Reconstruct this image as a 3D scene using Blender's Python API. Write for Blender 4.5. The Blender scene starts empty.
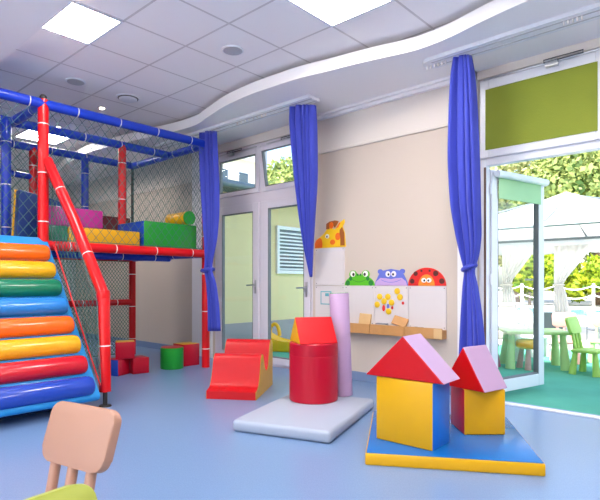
import bpy, bmesh, math, random
from mathutils import Vector, Matrix
random.seed(7)
C = bpy.context.scene.collection
PI = math.pi
# ------------------------------------------------------------------ survey helper
# The photograph was surveyed with these lens numbers; on(u, v, axis, value) gives the real point of a plane seen at a picture position.
FPX, TH, HOR, CAMH = 514.0, math.radians(42.14), 282.8, 1.08
SN, CS = math.sin(TH), math.cos(TH)
def on(u, v, axis, val):
    a = (u - 300) / FPX; b = -(v - HOR) / FPX
    d = (-SN + CS * a, CS + SN * a, b)
    k = (val - (0, 0, CAMH)[axis]) / d[axis]
    return Vector((k * d[0], k * d[1], CAMH + k * d[2]))

# ------------------------------------------------------------------ materials
MATS = {}
def mat(name, col, rough=0.5, metal=0.0, coat=0.0, bump=0.0, bscale=8.0, var=0.0, vscale=4.0, spec=0.5, sheen=0.0, detail=3.0):
    if name in MATS: return MATS[name]
    m = bpy.data.materials.new(name); m.use_nodes = True
    nt = m.node_tree; p = nt.nodes['Principled BSDF']
    p.inputs['Base Color'].default_value = (*col, 1)
    p.inputs['Roughness'].default_value = rough
    p.inputs['Metallic'].default_value = metal
    p.inputs['Coat Weight'].default_value = coat
    p.inputs['Coat Roughness'].default_value = 0.12
    p.inputs['Specular IOR Level'].default_value = spec
    if sheen: p.inputs['Sheen Weight'].default_value = sheen
    tc = nt.nodes.new('ShaderNodeTexCoord')
    if var:
        n = nt.nodes.new('ShaderNodeTexNoise'); n.inputs['Scale'].default_value = vscale; n.inputs['Detail'].default_value = 4
        nt.links.new(tc.outputs['Object'], n.inputs['Vector'])
        mx = nt.nodes.new('ShaderNodeMix'); mx.data_type = 'RGBA'
        mx.inputs['A'].default_value = (*[c * (1 - var) for c in col], 1)
        mx.inputs['B'].default_value = (*[min(1, c * (1 + var)) for c in col], 1)
        nt.links.new(n.outputs['Fac'], mx.inputs['Factor'])
        nt.links.new(mx.outputs['Result'], p.inputs['Base Color'])
    if bump:
        n = nt.nodes.new('ShaderNodeTexNoise'); n.inputs['Scale'].default_value = bscale; n.inputs['Detail'].default_value = detail
        nt.links.new(tc.outputs['Object'], n.inputs['Vector'])
        b = nt.nodes.new('ShaderNodeBump'); b.inputs['Strength'].default_value = bump; b.inputs['Distance'].default_value = 0.02
        nt.links.new(n.outputs['Fac'], b.inputs['Height']); nt.links.new(b.outputs['Normal'], p.inputs['Normal'])
    MATS[name] = m
    return m
def vinyl(name, col, bump=0.25, bscale=7.0, rough=0.36, coat=0.10): return mat(name, col, rough, 0, coat, bump, bscale, detail=2.0, spec=.28)
def emit(name, col, s):
    m = bpy.data.materials.new(name); m.use_nodes = True; nt = m.node_tree
    p = nt.nodes['Principled BSDF']; p.inputs['Base Color'].default_value = (.9, .9, .9, 1)
    p.inputs['Emission Color'].default_value = (*col, 1); p.inputs['Emission Strength'].default_value = s
    return m

M = dict(
 red=vinyl('red_vinyl', (.54, .002, .006), .12, 5), darkred=vinyl('crimson_vinyl', (.44, .003, .02), .2, 7),
 yellow=vinyl('yellow_vinyl', (.70, .36, .004), .12, 6), orange=vinyl('orange_vinyl', (.82, .13, .006), .45, 9, .24, .5),
 green=vinyl('green_vinyl', (.015, .30, .03), .12, 6), teal=vinyl('teal_green_vinyl', (.004, .17, .085), .45, 9, .24, .5),
 blue=vinyl('blue_vinyl', (.012, .16, .62), .1, 6), sky=vinyl('sky_blue_vinyl', (.02, .26, .62), .3, 7),
 navy=vinyl('navy_vinyl', (.01, .035, .16), .15, 6), royal=vinyl('royal_blue_vinyl', (.012, .055, .40), .4, 8, .24, .5),
 rollyellow=vinyl('roll_yellow_vinyl', (.80, .38, .008), .5, 10, .24, .5), rollred=vinyl('roll_red_vinyl', (.55, .006, .02), .5, 10, .24, .5), rollblue=vinyl('roll_blue_vinyl', (.02, .20, .58), .45, 9, .24, .5),
 lilac=vinyl('lilac_vinyl', (.46, .30, .48), .12, 6, .42, .1), greymat=vinyl('grey_blue_vinyl', (.35, .39, .48), .12, 4, .45, .1),
 magenta=vinyl('magenta_vinyl', (.42, .02, .22), .1, 6), maroon=vinyl('maroon_vinyl', (.16, .012, .014), .1, 6),
 tubered=vinyl('tube_red_vinyl', (.66, .004, .008), .15, 14, .32, .2), tubeblue=vinyl('tube_blue_vinyl', (.008, .04, .46), .15, 14, .32, .3),
 tie=mat('white_nylon', (.8, .75, .72), .4), steel=mat('dark_steel', (.05, .045, .045), .4, .6),
 net=mat('dark_teal_cord', (.05, .14, .13), .8), netg=mat('green_cord', (.02, .12, .07), .8),
 wall=mat('cream_wall_paint', (.57, .485, .415), .75, bump=.05, bscale=60), rail=mat('cream_rail_paint', (.68, .615, .56), .6), wallwhite=mat('white_wall_paint', (.80, .78, .80), .7),
 wallend=mat('grey_end_wall_paint', (.45, .47, .47), .75), soffit=mat('white_plaster', (.89, .865, .865), .75),
 pvc=mat('white_pvc', (.70, .66, .72), .3), rebate_shade=mat('rebate_shade_grey', (.16, .17, .18), .6), pvcw=mat('bright_white_pvc', (.78, .79, .84), .3),
 skirt=mat('blue_skirting', (.17, .24, .40), .4), chrome=mat('brushed_metal', (.55, .55, .57), .3, .9), dark=mat('dark_plastic', (.04, .04, .045), .4),
 blind=mat('olive_green_fabric', (.23, .275, .025), .85, bump=.1, bscale=90, var=.12, vscale=3), blindl=mat('pale_green_fabric', (.40, .66, .36), .8, var=.06),
 curtain=mat('blue_curtain_cloth', (.028, .045, .42), .75, bump=.08, bscale=120, sheen=.25),
 board=mat('white_melamine', (.66, .61, .61), .35), wood=mat('light_pine', (.52, .26, .09), .5, var=.18, vscale=9), woodl=mat('pale_pine', (.66, .43, .20), .5, var=.12, vscale=9),
 pinkp=mat('salmon_pink_plastic', (.43, .225, .155), .45), limep=mat('lime_plastic', (.36, .40, .06), .45), greenp=mat('light_green_plastic', (.36, .60, .12), .45),
 palegreenp=mat('pale_green_plastic', (.46, .68, .28), .45), whitep=mat('white_plastic', (.8, .78, .74), .45), orangep=mat('orange_plastic', (.85, .42, .02), .45),
 magp=mat('dark_pink_plastic', (.5, .06, .2), .45), rosep=mat('pale_rose_plastic', (.58, .31, .28), .45), yellowp=mat('bright_yellow_plastic', (.88, .50, .008), .4),
 carpet=mat('green_outdoor_carpet', (.09, .40, .26), .95, bump=.3, bscale=150, var=.2, vscale=2.5), paving=mat('pale_paving', (.62, .58, .54), .8, var=.1),
 ylwall=mat('pale_yellow_render', (.74, .63, .34), .85, var=.04), plinth=mat('grey_plinth', (.36, .33, .33), .85), slat=mat('white_slat', (.75, .77, .78), .5), slatdark=mat('dark_louvre_back', (.20, .23, .25), .8),
 rooftile=mat('dark_roof_tile', (.10, .13, .14), .7, var=.3, vscale=6), creamwall=mat('cream_render', (.72, .66, .48), .85), wing=mat('window_dark_glass', (.08, .11, .13), .15),
 canopy=mat('white_canopy_cloth', (.80, .80, .82), .8), gsteel=mat('grey_green_steel', (.16, .20, .22), .45, .4), sheer=mat('sheer_white_cloth', (.85, .84, .82), .85),
 pool=mat('pool_water', (.12, .46, .66), .08), poolrim=mat('white_pool_kerb', (.8, .8, .78), .6), rope=mat('white_rope', (.85, .85, .82), .7), mesh=mat('dark_grey_mesh', (.07, .08, .10), .7), wicker=mat('grey_wicker', (.40, .37, .36), .9, bump=.6, bscale=40),
 bark=mat('bark', (.12, .08, .05), .9, bump=.5, bscale=12), speaker=mat('grey_grille', (.50, .49, .52), .7),
)
def leafmat(name, c1, c2):
    m = bpy.data.materials.new(name); m.use_nodes = True; nt = m.node_tree; p = nt.nodes['Principled BSDF']
    g = nt.nodes.new('ShaderNodeNewGeometry'); r = nt.nodes.new('ShaderNodeValToRGB')
    r.color_ramp.elements[0].color = (*c1, 1); r.color_ramp.elements[1].color = (*c2, 1)
    nt.links.new(g.outputs['Random Per Island'], r.inputs['Fac']); nt.links.new(r.outputs['Color'], p.inputs['Base Color'])
    p.inputs['Roughness'].default_value = .6
    t = nt.nodes.new('ShaderNodeBsdfTranslucent'); nt.links.new(r.outputs['Color'], t.inputs['Color'])
    mx = nt.nodes.new('ShaderNodeMixShader'); mx.inputs['Fac'].default_value = .45
    nt.links.new(p.outputs['BSDF'], mx.inputs[1]); nt.links.new(t.outputs['BSDF'], mx.inputs[2])
    nt.links.new(mx.outputs['Shader'], nt.nodes['Material Output'].inputs['Surface'])
    return m
LEAF = [leafmat('tree_leaves', (.06, .13, .02), (.56, .62, .20)), leafmat('pale_tree_leaves', (.12, .20, .05), (.78, .74, .38)), leafmat('shrub_leaves', (.08, .20, .01), (.58, .64, .03))]
def glass_mat():
    m = bpy.data.materials.new('window_glass'); m.use_nodes = True; nt = m.node_tree
    nt.nodes.remove(nt.nodes['Principled BSDF'])
    tr = nt.nodes.new('ShaderNodeBsdfTransparent'); tr.inputs['Color'].default_value = (.95, .975, .975, 1)
    gl = nt.nodes.new('ShaderNodeBsdfGlossy'); gl.inputs['Roughness'].default_value = .02
    fr = nt.nodes.new('ShaderNodeMath'); fr.operation = 'MULTIPLY_ADD'; lw = nt.nodes.new('ShaderNodeLayerWeight'); lw.inputs['Blend'].default_value = .12; nt.links.new(lw.outputs['Facing'], fr.inputs[0]); fr.inputs[1].default_value = .25; fr.inputs[2].default_value = .015
    mx = nt.nodes.new('ShaderNodeMixShader')
    nt.links.new(fr.outputs[0], mx.inputs['Fac']); nt.links.new(tr.outputs[0], mx.inputs[1]); nt.links.new(gl.outputs[0], mx.inputs[2])
    nt.links.new(mx.outputs[0], nt.nodes['Material Output'].inputs['Surface'])
    return m
M['glass'] = glass_mat()
def sheer_mat():
    m = bpy.data.materials.new('sheer_curtain'); m.use_nodes = True; nt = m.node_tree; p = nt.nodes['Principled BSDF']
    p.inputs['Base Color'].default_value = (.88, .87, .85, 1); p.inputs['Roughness'].default_value = .9
    t = nt.nodes.new('ShaderNodeBsdfTranslucent'); t.inputs['Color'].default_value = (.9, .9, .88, 1)
    mx = nt.nodes.new('ShaderNodeMixShader'); mx.inputs['Fac'].default_value = .5
    nt.links.new(p.outputs['BSDF'], mx.inputs[1]); nt.links.new(t.outputs['BSDF'], mx.inputs[2])
    nt.links.new(mx.outputs['Shader'], nt.nodes['Material Output'].inputs['Surface'])
    return m
M['sheer'] = sheer_mat(); M['canopy'] = M['sheer']
def floor_mat():
    m = mat('blue_vinyl_floor', (.19, .30, .55), .30, 0, .0, .03, 35, spec=.5); nt = m.node_tree; p = nt.nodes['Principled BSDF']
    tc = nt.nodes.new('ShaderNodeTexCoord'); n = nt.nodes.new('ShaderNodeTexNoise'); n.inputs['Scale'].default_value = 140; n.inputs['Detail'].default_value = 3
    nt.links.new(tc.outputs['Object'], n.inputs['Vector']); r = nt.nodes.new('ShaderNodeValToRGB')
    r.color_ramp.elements[0].position = .3; r.color_ramp.elements[1].position = .7
    r.color_ramp.elements[0].color = (.128, .215, .385, 1); r.color_ramp.elements[1].color = (.175, .275, .455, 1)
    nt.links.new(n.outputs['Fac'], r.inputs['Fac']); nt.links.new(r.outputs['Color'], p.inputs['Base Color'])
    return m
def ceil_mat():
    m = mat('ceiling_tiles', (.8, .8, .8), .85); nt = m.node_tree; p = nt.nodes['Principled BSDF']
    tc = nt.nodes.new('ShaderNodeTexCoord'); sp = nt.nodes.new('ShaderNodeSeparateXYZ'); nt.links.new(tc.outputs['Object'], sp.inputs[0])
    def mth(op, a, b=None):
        x = nt.nodes.new('ShaderNodeMath'); x.operation = op
        for i, q in enumerate((a, b)):
            if q is None: continue
            if isinstance(q, (int, float)): x.inputs[i].default_value = q
            else: nt.links.new(q, x.inputs[i])
        return x.outputs[0]
    def line(o, off):
        f = mth('FRACT', mth('DIVIDE', mth('SUBTRACT', o, off - 60), .6))
        return mth('GREATER_THAN', mth('ABSOLUTE', mth('SUBTRACT', f, .5)), .5 - .017)
    g = mth('MAXIMUM', line(sp.outputs['X'], -4.461), line(sp.outputs['Y'], 2.735))
    mx = nt.nodes.new('ShaderNodeMix'); mx.data_type = 'RGBA'; nt.links.new(g, mx.inputs['Factor'])
    mx.inputs['A'].default_value = (.95, .91, .90, 1); mx.inputs['B'].default_value = (.66, .61, .60, 1)
    nt.links.new(mx.outputs['Result'], p.inputs['Base Color'])
    return m

# ------------------------------------------------------------------ mesh helpers
def newbm(): return bmesh.new()
def link(name, bm, m, parent=None, smooth=None, loc=None, mats=None):
    bmesh.ops.recalc_face_normals(bm, faces=bm.faces)
    me = bpy.data.meshes.new(name); bm.to_mesh(me); bm.free()
    for x in (mats or [m]): me.materials.append(x)
    if smooth is not None:
        for p in me.polygons: p.use_smooth = True
        me.set_sharp_from_angle(angle=math.radians(smooth))
    o = bpy.data.objects.new(name, me); C.objects.link(o)
    if loc: o.location = loc
    if parent: o.parent = parent
    return o
def tag(o, label, cat=None, group=None, kind=None):
    o['label'] = label
    if cat: o['category'] = cat
    if group: o['group'] = group
    if kind: o['kind'] = kind
    return o
def thing(name, label, cat, loc=(0, 0, 0), rz=0, group=None):
    o = bpy.data.objects.new(name, None); C.objects.link(o); o.location = loc; o.rotation_euler = (0, 0, rz); o.empty_display_size = .1
    return tag(o, label, cat, group)
def struct(name, bm, m, parent=None, **k):
    o = link(name, bm, m, parent, **k)
    if parent is None: o['kind'] = 'structure'
    return o
def copy_tree(o, parent=None):
    c = o.copy(); C.objects.link(c); c.parent = parent
    for ch in list(o.children): copy_tree(ch, c)
    return c
def box(bm, x0, x1, y0, y1, z0, z1, bev=0, seg=2, mx=None, mi=0):
    vs = [bm.verts.new(v) for v in ((x0, y0, z0), (x1, y0, z0), (x1, y1, z0), (x0, y1, z0), (x0, y0, z1), (x1, y0, z1), (x1, y1, z1), (x0, y1, z1))]
    fs = [bm.faces.new([vs[i] for i in q]) for q in ((3, 2, 1, 0), (4, 5, 6, 7), (0, 1, 5, 4), (1, 2, 6, 5), (2, 3, 7, 6), (3, 0, 4, 7))]
    for f in fs: f.material_index = mi
    if bev:
        es = list({e for f in fs for e in f.edges})
        r = bmesh.ops.bevel(bm, geom=es, offset=bev, segments=seg, profile=.5, affect='EDGES')
        vs = list({v for f in r['faces'] for v in f.verts} | {v for v in vs if v.is_valid})
    if mx is not None: bmesh.ops.transform(bm, matrix=mx, verts=vs)
    return vs
def prism(bm, poly, axis, a, b, bev=0, mi=0):
    """extrude polygon (2-d) between a and b along an axis: 0 x, 1 y, 2 z"""
    def pt(p, t):
        return ((t, p[0], p[1]), (p[0], t, p[1]), (p[0], p[1], t))[axis]
    A = [bm.verts.new(pt(p, a)) for p in poly]; B = [bm.verts.new(pt(p, b)) for p in poly]
    n = len(poly); fs = [bm.faces.new(A), bm.faces.new(B[::-1])]
    for i in range(n): fs.append(bm.faces.new((A[i], B[i], B[(i + 1) % n], A[(i + 1) % n])))
    for f in fs: f.material_index = mi
    if bev:
        es = list({e for f in fs for e in f.edges})
        bmesh.ops.bevel(bm, geom=es, offset=bev, segments=2, profile=.5, affect='EDGES')
    return A + B
def tube(bm, pts, r, n=14, r1=None, caps=True):
    pts = [Vector(p) for p in pts]; rings = []
    for i, p in enumerate(pts):
        if i == 0: d = pts[1] - p
        elif i == len(pts) - 1: d = p - pts[-2]
        else: d = (pts[i + 1] - p).normalized() + (p - pts[i - 1]).normalized()
        d.normalize(); up = Vector((0, 0, 1)) if abs(d.z) < .9 else Vector((1, 0, 0))
        a = d.cross(up).normalized(); b = d.cross(a)
        rr = r if r1 is None else r + (r1 - r) * i / (len(pts) - 1)
        if 0 < i < len(pts) - 1: rr *= 1.0
        rings.append([bm.verts.new(p + a * math.cos(2 * PI * k / n) * rr + b * math.sin(2 * PI * k / n) * rr) for k in range(n)])
    for A, B in zip(rings, rings[1:]):
        for k in range(n): bm.faces.new((A[k], A[(k + 1) % n], B[(k + 1) % n], B[k]))
    if caps: bm.faces.new(rings[0][::-1]); bm.faces.new(rings[-1])
def lathe(bm, prof, c=(0, 0, 0), n=28, mx=None):
    rings = []
    for r, z in prof:
        rings.append([bm.verts.new((c[0] + r * math.cos(2 * PI * k / n), c[1] + r * math.sin(2 * PI * k / n), c[2] + z)) for k in range(n)])
    for A, B in zip(rings, rings[1:]):
        for k in range(n): bm.faces.new((A[k], A[(k + 1) % n], B[(k + 1) % n], B[k]))
    bm.faces.new(rings[0][::-1]); bm.faces.new(rings[-1])
    vs = [v for r in rings for v in r]
    if mx is not None: bmesh.ops.transform(bm, matrix=mx, verts=vs)
    return vs
def rz(a): return Matrix.Rotation(a, 4, 'Z')

# ================================================================== THE ROOM
WY, WT = 4.65, .16            # inner face of the window wall, its thickness
XL, XR, YB, HC = -10.3, 2.6, -3.0, 3.207
ZS = 3.04                     # underside of the soffits
UA = (-5.90, -4.00, 2.93)     # balcony door unit: left, right, top
UB = (-1.985, -.905, 2.965)    # open door unit
bm = newbm(); box(bm, XL, XR, YB, WY + .10, -.12, 0); struct('floor', bm, floor_mat())
bm = newbm(); box(bm, XL - .15, XR + .15, YB - .15, WY + WT, HC, HC + .25); struct('ceiling', bm, ceil_mat())
bm = newbm()
Y0, Y1 = WY, WY + WT
box(bm, XL, UA[0], Y0, Y1, -.12, HC); box(bm, UA[1], UB[0], Y0, Y1, -.12, HC); box(bm, UB[1], XR, Y0, Y1, -.12, HC)
box(bm, UA[0], UA[1], Y0, Y1, UA[2], HC); box(bm, UB[0], UB[1], Y0, Y1, UB[2], HC)
def two_tone():
    m = mat('cream_and_white_wall_paint', (.57, .485, .415), .75, bump=.05, bscale=60); nt = m.node_tree; p = nt.nodes['Principled BSDF']
    tc = nt.nodes.new('ShaderNodeTexCoord'); sp = nt.nodes.new('ShaderNodeSeparateXYZ'); nt.links.new(tc.outputs['Object'], sp.inputs[0])
    g = nt.nodes.new('ShaderNodeMath'); g.operation = 'GREATER_THAN'; g.inputs[1].default_value = 2.606; nt.links.new(sp.outputs['Z'], g.inputs[0])
    mx = nt.nodes.new('ShaderNodeMix'); mx.data_type = 'RGBA'; nt.links.new(g.outputs[0], mx.inputs['Factor'])
    mx.inputs['A'].default_value = (.57, .485, .415, 1); mx.inputs['B'].default_value = (.72, .655, .60, 1)
    nt.links.new(mx.outputs['Result'], p.inputs['Base Color']); return m
struct('wall_window', bm, two_tone())
bm = newbm(); box(bm, XL - .15, XL, YB, Y1, -.12, HC); struct('wall_end', bm, M['wallend'])
bm = newbm(); box(bm, XR, XR + .15, YB, Y1, -.12, HC); struct('wall_right', bm, M['wall'])
BW = [(-4.2, -1.6), (-1.1, 1.9)]           # unseen windows behind the camera, added so daylight brightens the ceiling
bm = newbm(); xs = [XL - .15] + [v for p in BW for v in p] + [XR + .15]
for i in range(0, len(xs), 2): box(bm, xs[i], xs[i + 1], YB - .15, YB, -.12, HC)
for a, b in BW: box(bm, a, b, YB - .15, YB, -.12, .1); box(bm, a, b, YB - .15, YB, 2.95, HC)
struct('wall_back', bm, M['wall'])
bm = newbm(); box(bm, XL - .15, XR + 3, WY - 1.0, WY + WT, HC + .251, 5.7); struct('wall_sun_block', bm, M['creamwall'])  # unseen block above the room, added to keep sun off the terrace
# wavy soffit along the window wall
edge = [(XR, 3.70), (.6, 3.88), (-.2, 3.78), (-.75, 3.70), (-1.21, 3.71), (-1.53, 3.764), (-1.87, 3.845), (-2.14, 3.868), (-2.32, 3.84), (-2.54, 3.787), (-2.78, 3.74), (-3.03, 3.70), (-3.3, 3.648), (-3.62, 3.627), (-3.98, 3.62),
        (-4.44, 3.667), (-4.91, 3.779), (-5.23, 3.862), (-5.6, 3.85), (-6.0, 3.79), (-6.55, 3.70), (-7.1, 3.63), (-7.6, 3.60), (-8.3, 3.66), (-9.1, 3.80), (XL, 3.95)]
def smooth_line(p, n=4):
    out = []
    for i in range(len(p) - 1):
        p0, p1, p2, p3 = p[max(i - 1, 0)], p[i], p[i + 1], p[min(i + 2, len(p) - 1)]
        for k in range(n):
            t = k / n
            out.append(tuple(.5 * (2 * p1[j] + (p2[j] - p0[j]) * t + (2 * p0[j] - 5 * p1[j] + 4 * p2[j] - p3[j]) * t * t + (3 * p1[j] - p0[j] - 3 * p2[j] + p3[j]) * t ** 3) for j in (0, 1)))
    return out + [p[-1]]
E_ = smooth_line(edge)
bm = newbm(); prism(bm, E_ + [(XL, WY), (XR, WY)], 2, ZS, 3.155)
struct('trim_1', bm, M['soffit'], smooth=30)
bm = newbm(); prism(bm, [(x, y + .36) for x, y in E_] + [(XL, WY), (XR, WY)], 2, 3.1552, HC - .001)
struct('trim_2', bm, M['soffit'], smooth=30)
bm = newbm(); box(bm, XL, XR, YB, 1.60, ZS, HC - .001); struct('trim_3', bm, M['soffit'])
# cornice steps under the soffit at the wall, picture rail, window surrounds
bm = newbm()
box(bm, UA[1], UB[0], WY - .05, WY - .001, 2.985, ZS - .001); box(bm, UA[1], UB[0], WY - .09, WY - .001, 3.015, ZS - .001)
struct('trim_4', bm, M['soffit'])
bm = newbm()
for a, b in ((-3.955, -2.17), (XL, -6.36)):
    box(bm, a, b, WY - .02, WY - .001, 2.592, 2.622, .006)
struct('trim_5', bm, M['rail'])
bm = newbm(); box(bm, -6.36, UA[0], WY - .03, WY - .001, 0, ZS - .001); struct('trim_6', bm, M['wallwhite'])
bm = newbm(); box(bm, -2.165, UB[0], WY - .03, WY - .001, 0, ZS - .001); box(bm, UB[1], UB[1] + .18, WY - .03, WY - .001, 0, ZS - .001); struct('trim_7', bm, M['wallwhite'])
bm = newbm()
for a, b in ((XL, -6.362), (UA[1], -2.167), (UB[1] + .182, XR)): box(bm, a, b, WY - .014, WY - .001, 0, .10, .004)
struct('baseboard_window', bm, M['skirt'])
bm = newbm(); box(bm, XL + .001, XL + .014, YB, WY - .02, 0, .10, .004); struct('baseboard_end', bm, M['skirt'])

# ---- window and door joinery
def sash(name, parent, x0, x1, z0, z1, y, w=.07, wb=None, d=.055, m=None, glass=True, as_struct=False):
    wb = wb or w
    bm = newbm()
    box(bm, x0, x0 + w, y, y + d, z0, z1, .006); box(bm, x1 - w, x1, y, y + d, z0, z1, .006)
    box(bm, x0 + w, x1 - w, y, y + d, z1 - w, z1, .006); box(bm, x0 + w, x1 - w, y, y + d, z0, z0 + wb, .006)
    f = link(name, bm, m or M['pvc'], parent)
    if glass:
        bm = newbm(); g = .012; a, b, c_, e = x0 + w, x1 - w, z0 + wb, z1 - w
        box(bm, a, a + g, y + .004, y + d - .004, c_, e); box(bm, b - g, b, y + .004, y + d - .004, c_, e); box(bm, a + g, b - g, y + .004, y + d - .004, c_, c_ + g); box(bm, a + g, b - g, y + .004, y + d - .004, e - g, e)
        link('rebate_shade', bm, M['rebate_shade'], f)  # dark strips paint in the shaded inner rebate around the glass
        bm = newbm(); box(bm, x0 + w - .005, x1 - w + .005, y + d * .45, y + d * .55, z0 + wb - .005, z1 - w + .005); link('pane', bm, M['glass'], f)
    return f
FY = WY + .04
ZT = 2.21
# unit A
bm = newbm(); fa = (UA[0], UA[1])
box(bm, fa[0], fa[0] + .06, FY, FY + .07, 0, UA[2], .004); box(bm, fa[1] - .06, fa[1], FY, FY + .07, 0, UA[2], .004)
box(bm, fa[0] + .06, fa[1] - .06, FY, FY + .07, UA[2] - .07, UA[2], .004); box(bm, fa[0] + .06, fa[1] - .06, FY, FY + .07, ZT - .06, ZT + .07, .004)
box(bm, fa[0] + .06, fa[1] - .06, FY, FY + .07, 0, .03)
box(bm, -4.965, -4.895, FY, FY + .07, .03, ZT - .06, .004); box(bm, -4.965, -4.895, FY, FY + .07, ZT + .07, UA[2] - .07, .004)
wA = struct('window_1', bm, M['pvc'])
def lever(parent, x, z, side, y=FY - .02):
    bm = newbm(); box(bm, x - .014, x + .014, y - .012, y, z - .11, z + .07, .004)
    tube(bm, [(x, y - .01, z), (x, y - .05, z), (x + side * .12, y - .055, z - .003)], .009, 8)
    return link('handle', bm, M['chrome'], parent, smooth=40)
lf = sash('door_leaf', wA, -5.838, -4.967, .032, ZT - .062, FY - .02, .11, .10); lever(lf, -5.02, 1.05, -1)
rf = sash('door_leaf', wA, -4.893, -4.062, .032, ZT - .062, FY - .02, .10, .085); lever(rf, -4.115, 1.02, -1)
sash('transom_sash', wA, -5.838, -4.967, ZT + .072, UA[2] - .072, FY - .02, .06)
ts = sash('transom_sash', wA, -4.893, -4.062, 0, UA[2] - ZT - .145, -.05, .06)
ts.location = (0, FY + .03, ZT + .073); ts.rotation_euler = (math.radians(9), 0, 0)
def opener(parent, xa, xb, xh, z, y):
    bm = newbm(); tube(bm, [(xa, y, z), (xb, y, z)], .008, 8); 
    box(bm, xh - .05, xh + .05, y - .035, y + .012, z - .045, z + .01, .005)
    o = link('opener', bm, M['chrome'], parent, smooth=40)
    bm = newbm(); tube(bm, [(xh - .06, y - .03, z - .005), (xh + .24, y - .03, z - .005), (xh + .24, y - .03, z + .018), (xh - .06, y - .03, z + .018), (xh - .06, y - .03, z - .005)], .006, 8)
    link('opener_arm', bm, M['dark'], o, smooth=40)
opener(wA, -5.8, -5.0, -5.5, 2.885, FY - .03); opener(wA, -4.8, -4.1, -4.45, 2.885, FY - .03)
for i, (a, b) in enumerate(BW):
    w_ = sash('window_%d' % (i + 3), None, a, b, .1, 2.95, YB - .1, .07, m=M['pvcw']); w_['kind'] = 'structure'  # joinery of the unseen windows added for fill daylight
# unit B: frame, transom with olive blind, open door leaf
bm = newbm()
box(bm, UB[0], UB[0] + .07, FY, FY + .08, 0, UB[2], .004); box(bm, UB[1] - .07, UB[1], FY, FY + .08, 0, UB[2], .004)
box(bm, UB[0] + .07, UB[1] - .07, FY, FY + .08, UB[2] - .06, UB[2], .004); box(bm, UB[0] + .07, UB[1] - .07, FY, FY + .08, 2.165, 2.25, .004)
wB = struct('window_2', bm, M['pvcw'])
bm = newbm(); box(bm, -1.937, -1.917, FY - .004, FY, .02, 2.15); link('jamb_gap', bm, mat('jamb_gap', (.13, .07, .05), .6), wB)  # brown strip painting in the dark gap along the jamb
bsx = (UB[0] + .02, UB[1] - .02)
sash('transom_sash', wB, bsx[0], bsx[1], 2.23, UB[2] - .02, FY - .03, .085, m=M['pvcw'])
bm = newbm(); n = 24
for i in range(n):                                                   # slightly waved cloth of the blind
    pass
cols = []
for i in range(n + 1):
    t = i / n; x = -1.91 + .915 * t; y = FY - .036 + .004 * math.sin(t * 9) * math.sin(t * 4)
    cols.append([bm.verts.new((x, y + dy, z)) for dy, z in ((0, 2.300), (0, 2.855), (.003, 2.855), (.003, 2.300))])
for A, B in zip(cols, cols[1:]):
    for k in range(4): bm.faces.new((A[k], A[(k + 1) % 4], B[(k + 1) % 4], B[k]))
bm.faces.new(cols[0][::-1]); bm.faces.new(cols[-1])
bl = link('roller_blind', bm, M['blind'], None, smooth=40); tag(bl, 'olive green fabric blind over the high window above the open door', 'blind')
opener(wB, -1.92, -.95, -1.33, 2.945, FY - .05)
bm = newbm(); box(bm, -1.94, -.95, WY - .05, WY + .02, 0, .012, .003); struct('trim_8', bm, M['pvcw'])
# door leaf, hinged at its left, swung out on to the terrace
hinge = (-1.928, WY + .135)
end = (-1.725, 5.60); ang = math.atan2(end[1] - hinge[1], end[0] - hinge[0]); LW = .87
dl = bpy.data.objects.new('door_1', None); C.objects.link(dl); dl.location = (hinge[0], hinge[1], .012); dl.rotation_euler = (0, 0, ang); dl['kind'] = 'structure'
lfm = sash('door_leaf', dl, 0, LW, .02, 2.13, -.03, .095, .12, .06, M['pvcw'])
bm = newbm(); box(bm, .80, .83, .03, .04, 1.0, 1.2, .004); tube(bm, [(.83, .04, 1.1), (.83, .085, 1.1), (.72, .09, 1.1)], .009, 8); link('handle', bm, M['chrome'], lfm, smooth=40)
for z in (.2, 1.05, 1.9):
    bm = newbm(); tube(bm, [(-.02, -.03, z), (-.02, -.03, z + .1)], .012, 10); link('hinge', bm, M['pvcw'], dl, smooth=40)
bd = thing('roller_blind', 'short pale green roller blind with white cassette on the open glass door', 'blind', (hinge[0], hinge[1], .012), ang)
bm = newbm(); tube(bm, [(.03, -.065, 2.09), (LW - .02, -.065, 2.09)], .034, 16); link('cassette', bm, M['pvcw'], bd, smooth=40)
bm = newbm(); box(bm, .085, LW - .09, -.048, -.044, 1.875, 2.08); box(bm, .085, LW - .09, -.052, -.04, 1.865, 1.88, .003); link('fabric', bm, M['blindl'], bd)

# ---- lamps and ceiling fittings
panel_m = emit('led_diffuser', (1, .95, .90), 29.0)
def panel(x, y, label, z=HC):
    t = thing('ceiling_light', label, 'ceiling light', (x, y, z - .012), 0, 'square ceiling lights')
    bm = newbm()
    for a in ((-.3, .3, -.3, -.278), (-.3, .3, .278, .3), (-.3, -.278, -.278, .278), (.278, .3, -.278, .278)): box(bm, *a, 0, .011)
    link('light_frame', bm, M['pvcw'], t)
    bm = newbm(); box(bm, -.278, .278, -.278, .278, .004, .010); link('diffuser', bm, panel_m, t)
panel(-4.161, 1.835, 'square lit ceiling panel cut off by the lower plaster ceiling')
panel(-2.361, 3.035, 'square lit ceiling panel beside the wavy plaster edge')
panel(-7.761, 3.035, 'square lit ceiling panel seen through the blue tubes of the play frame')
for x, y, z, l in ((-.561, 1.835, HC, 'added square fill panel in the ceiling near the room centre, out of the picture'), (.639, 3.035, HC, 'added square fill panel in the ceiling near the open door, out of the picture'),
                (-1.2, -.6, ZS, 'added square fill panel in the low ceiling over the camera'), (-3.8, -.6, ZS, 'added square fill panel in the low ceiling beside the camera'), (1.2, -.6, ZS, 'added square fill panel in the low ceiling behind the camera'), (-6.4, -.6, ZS, 'added square fill panel in the low ceiling left of the ramp')):
    panel(x, y, l, z)  # extra unseen panels, added to brighten the room
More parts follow.
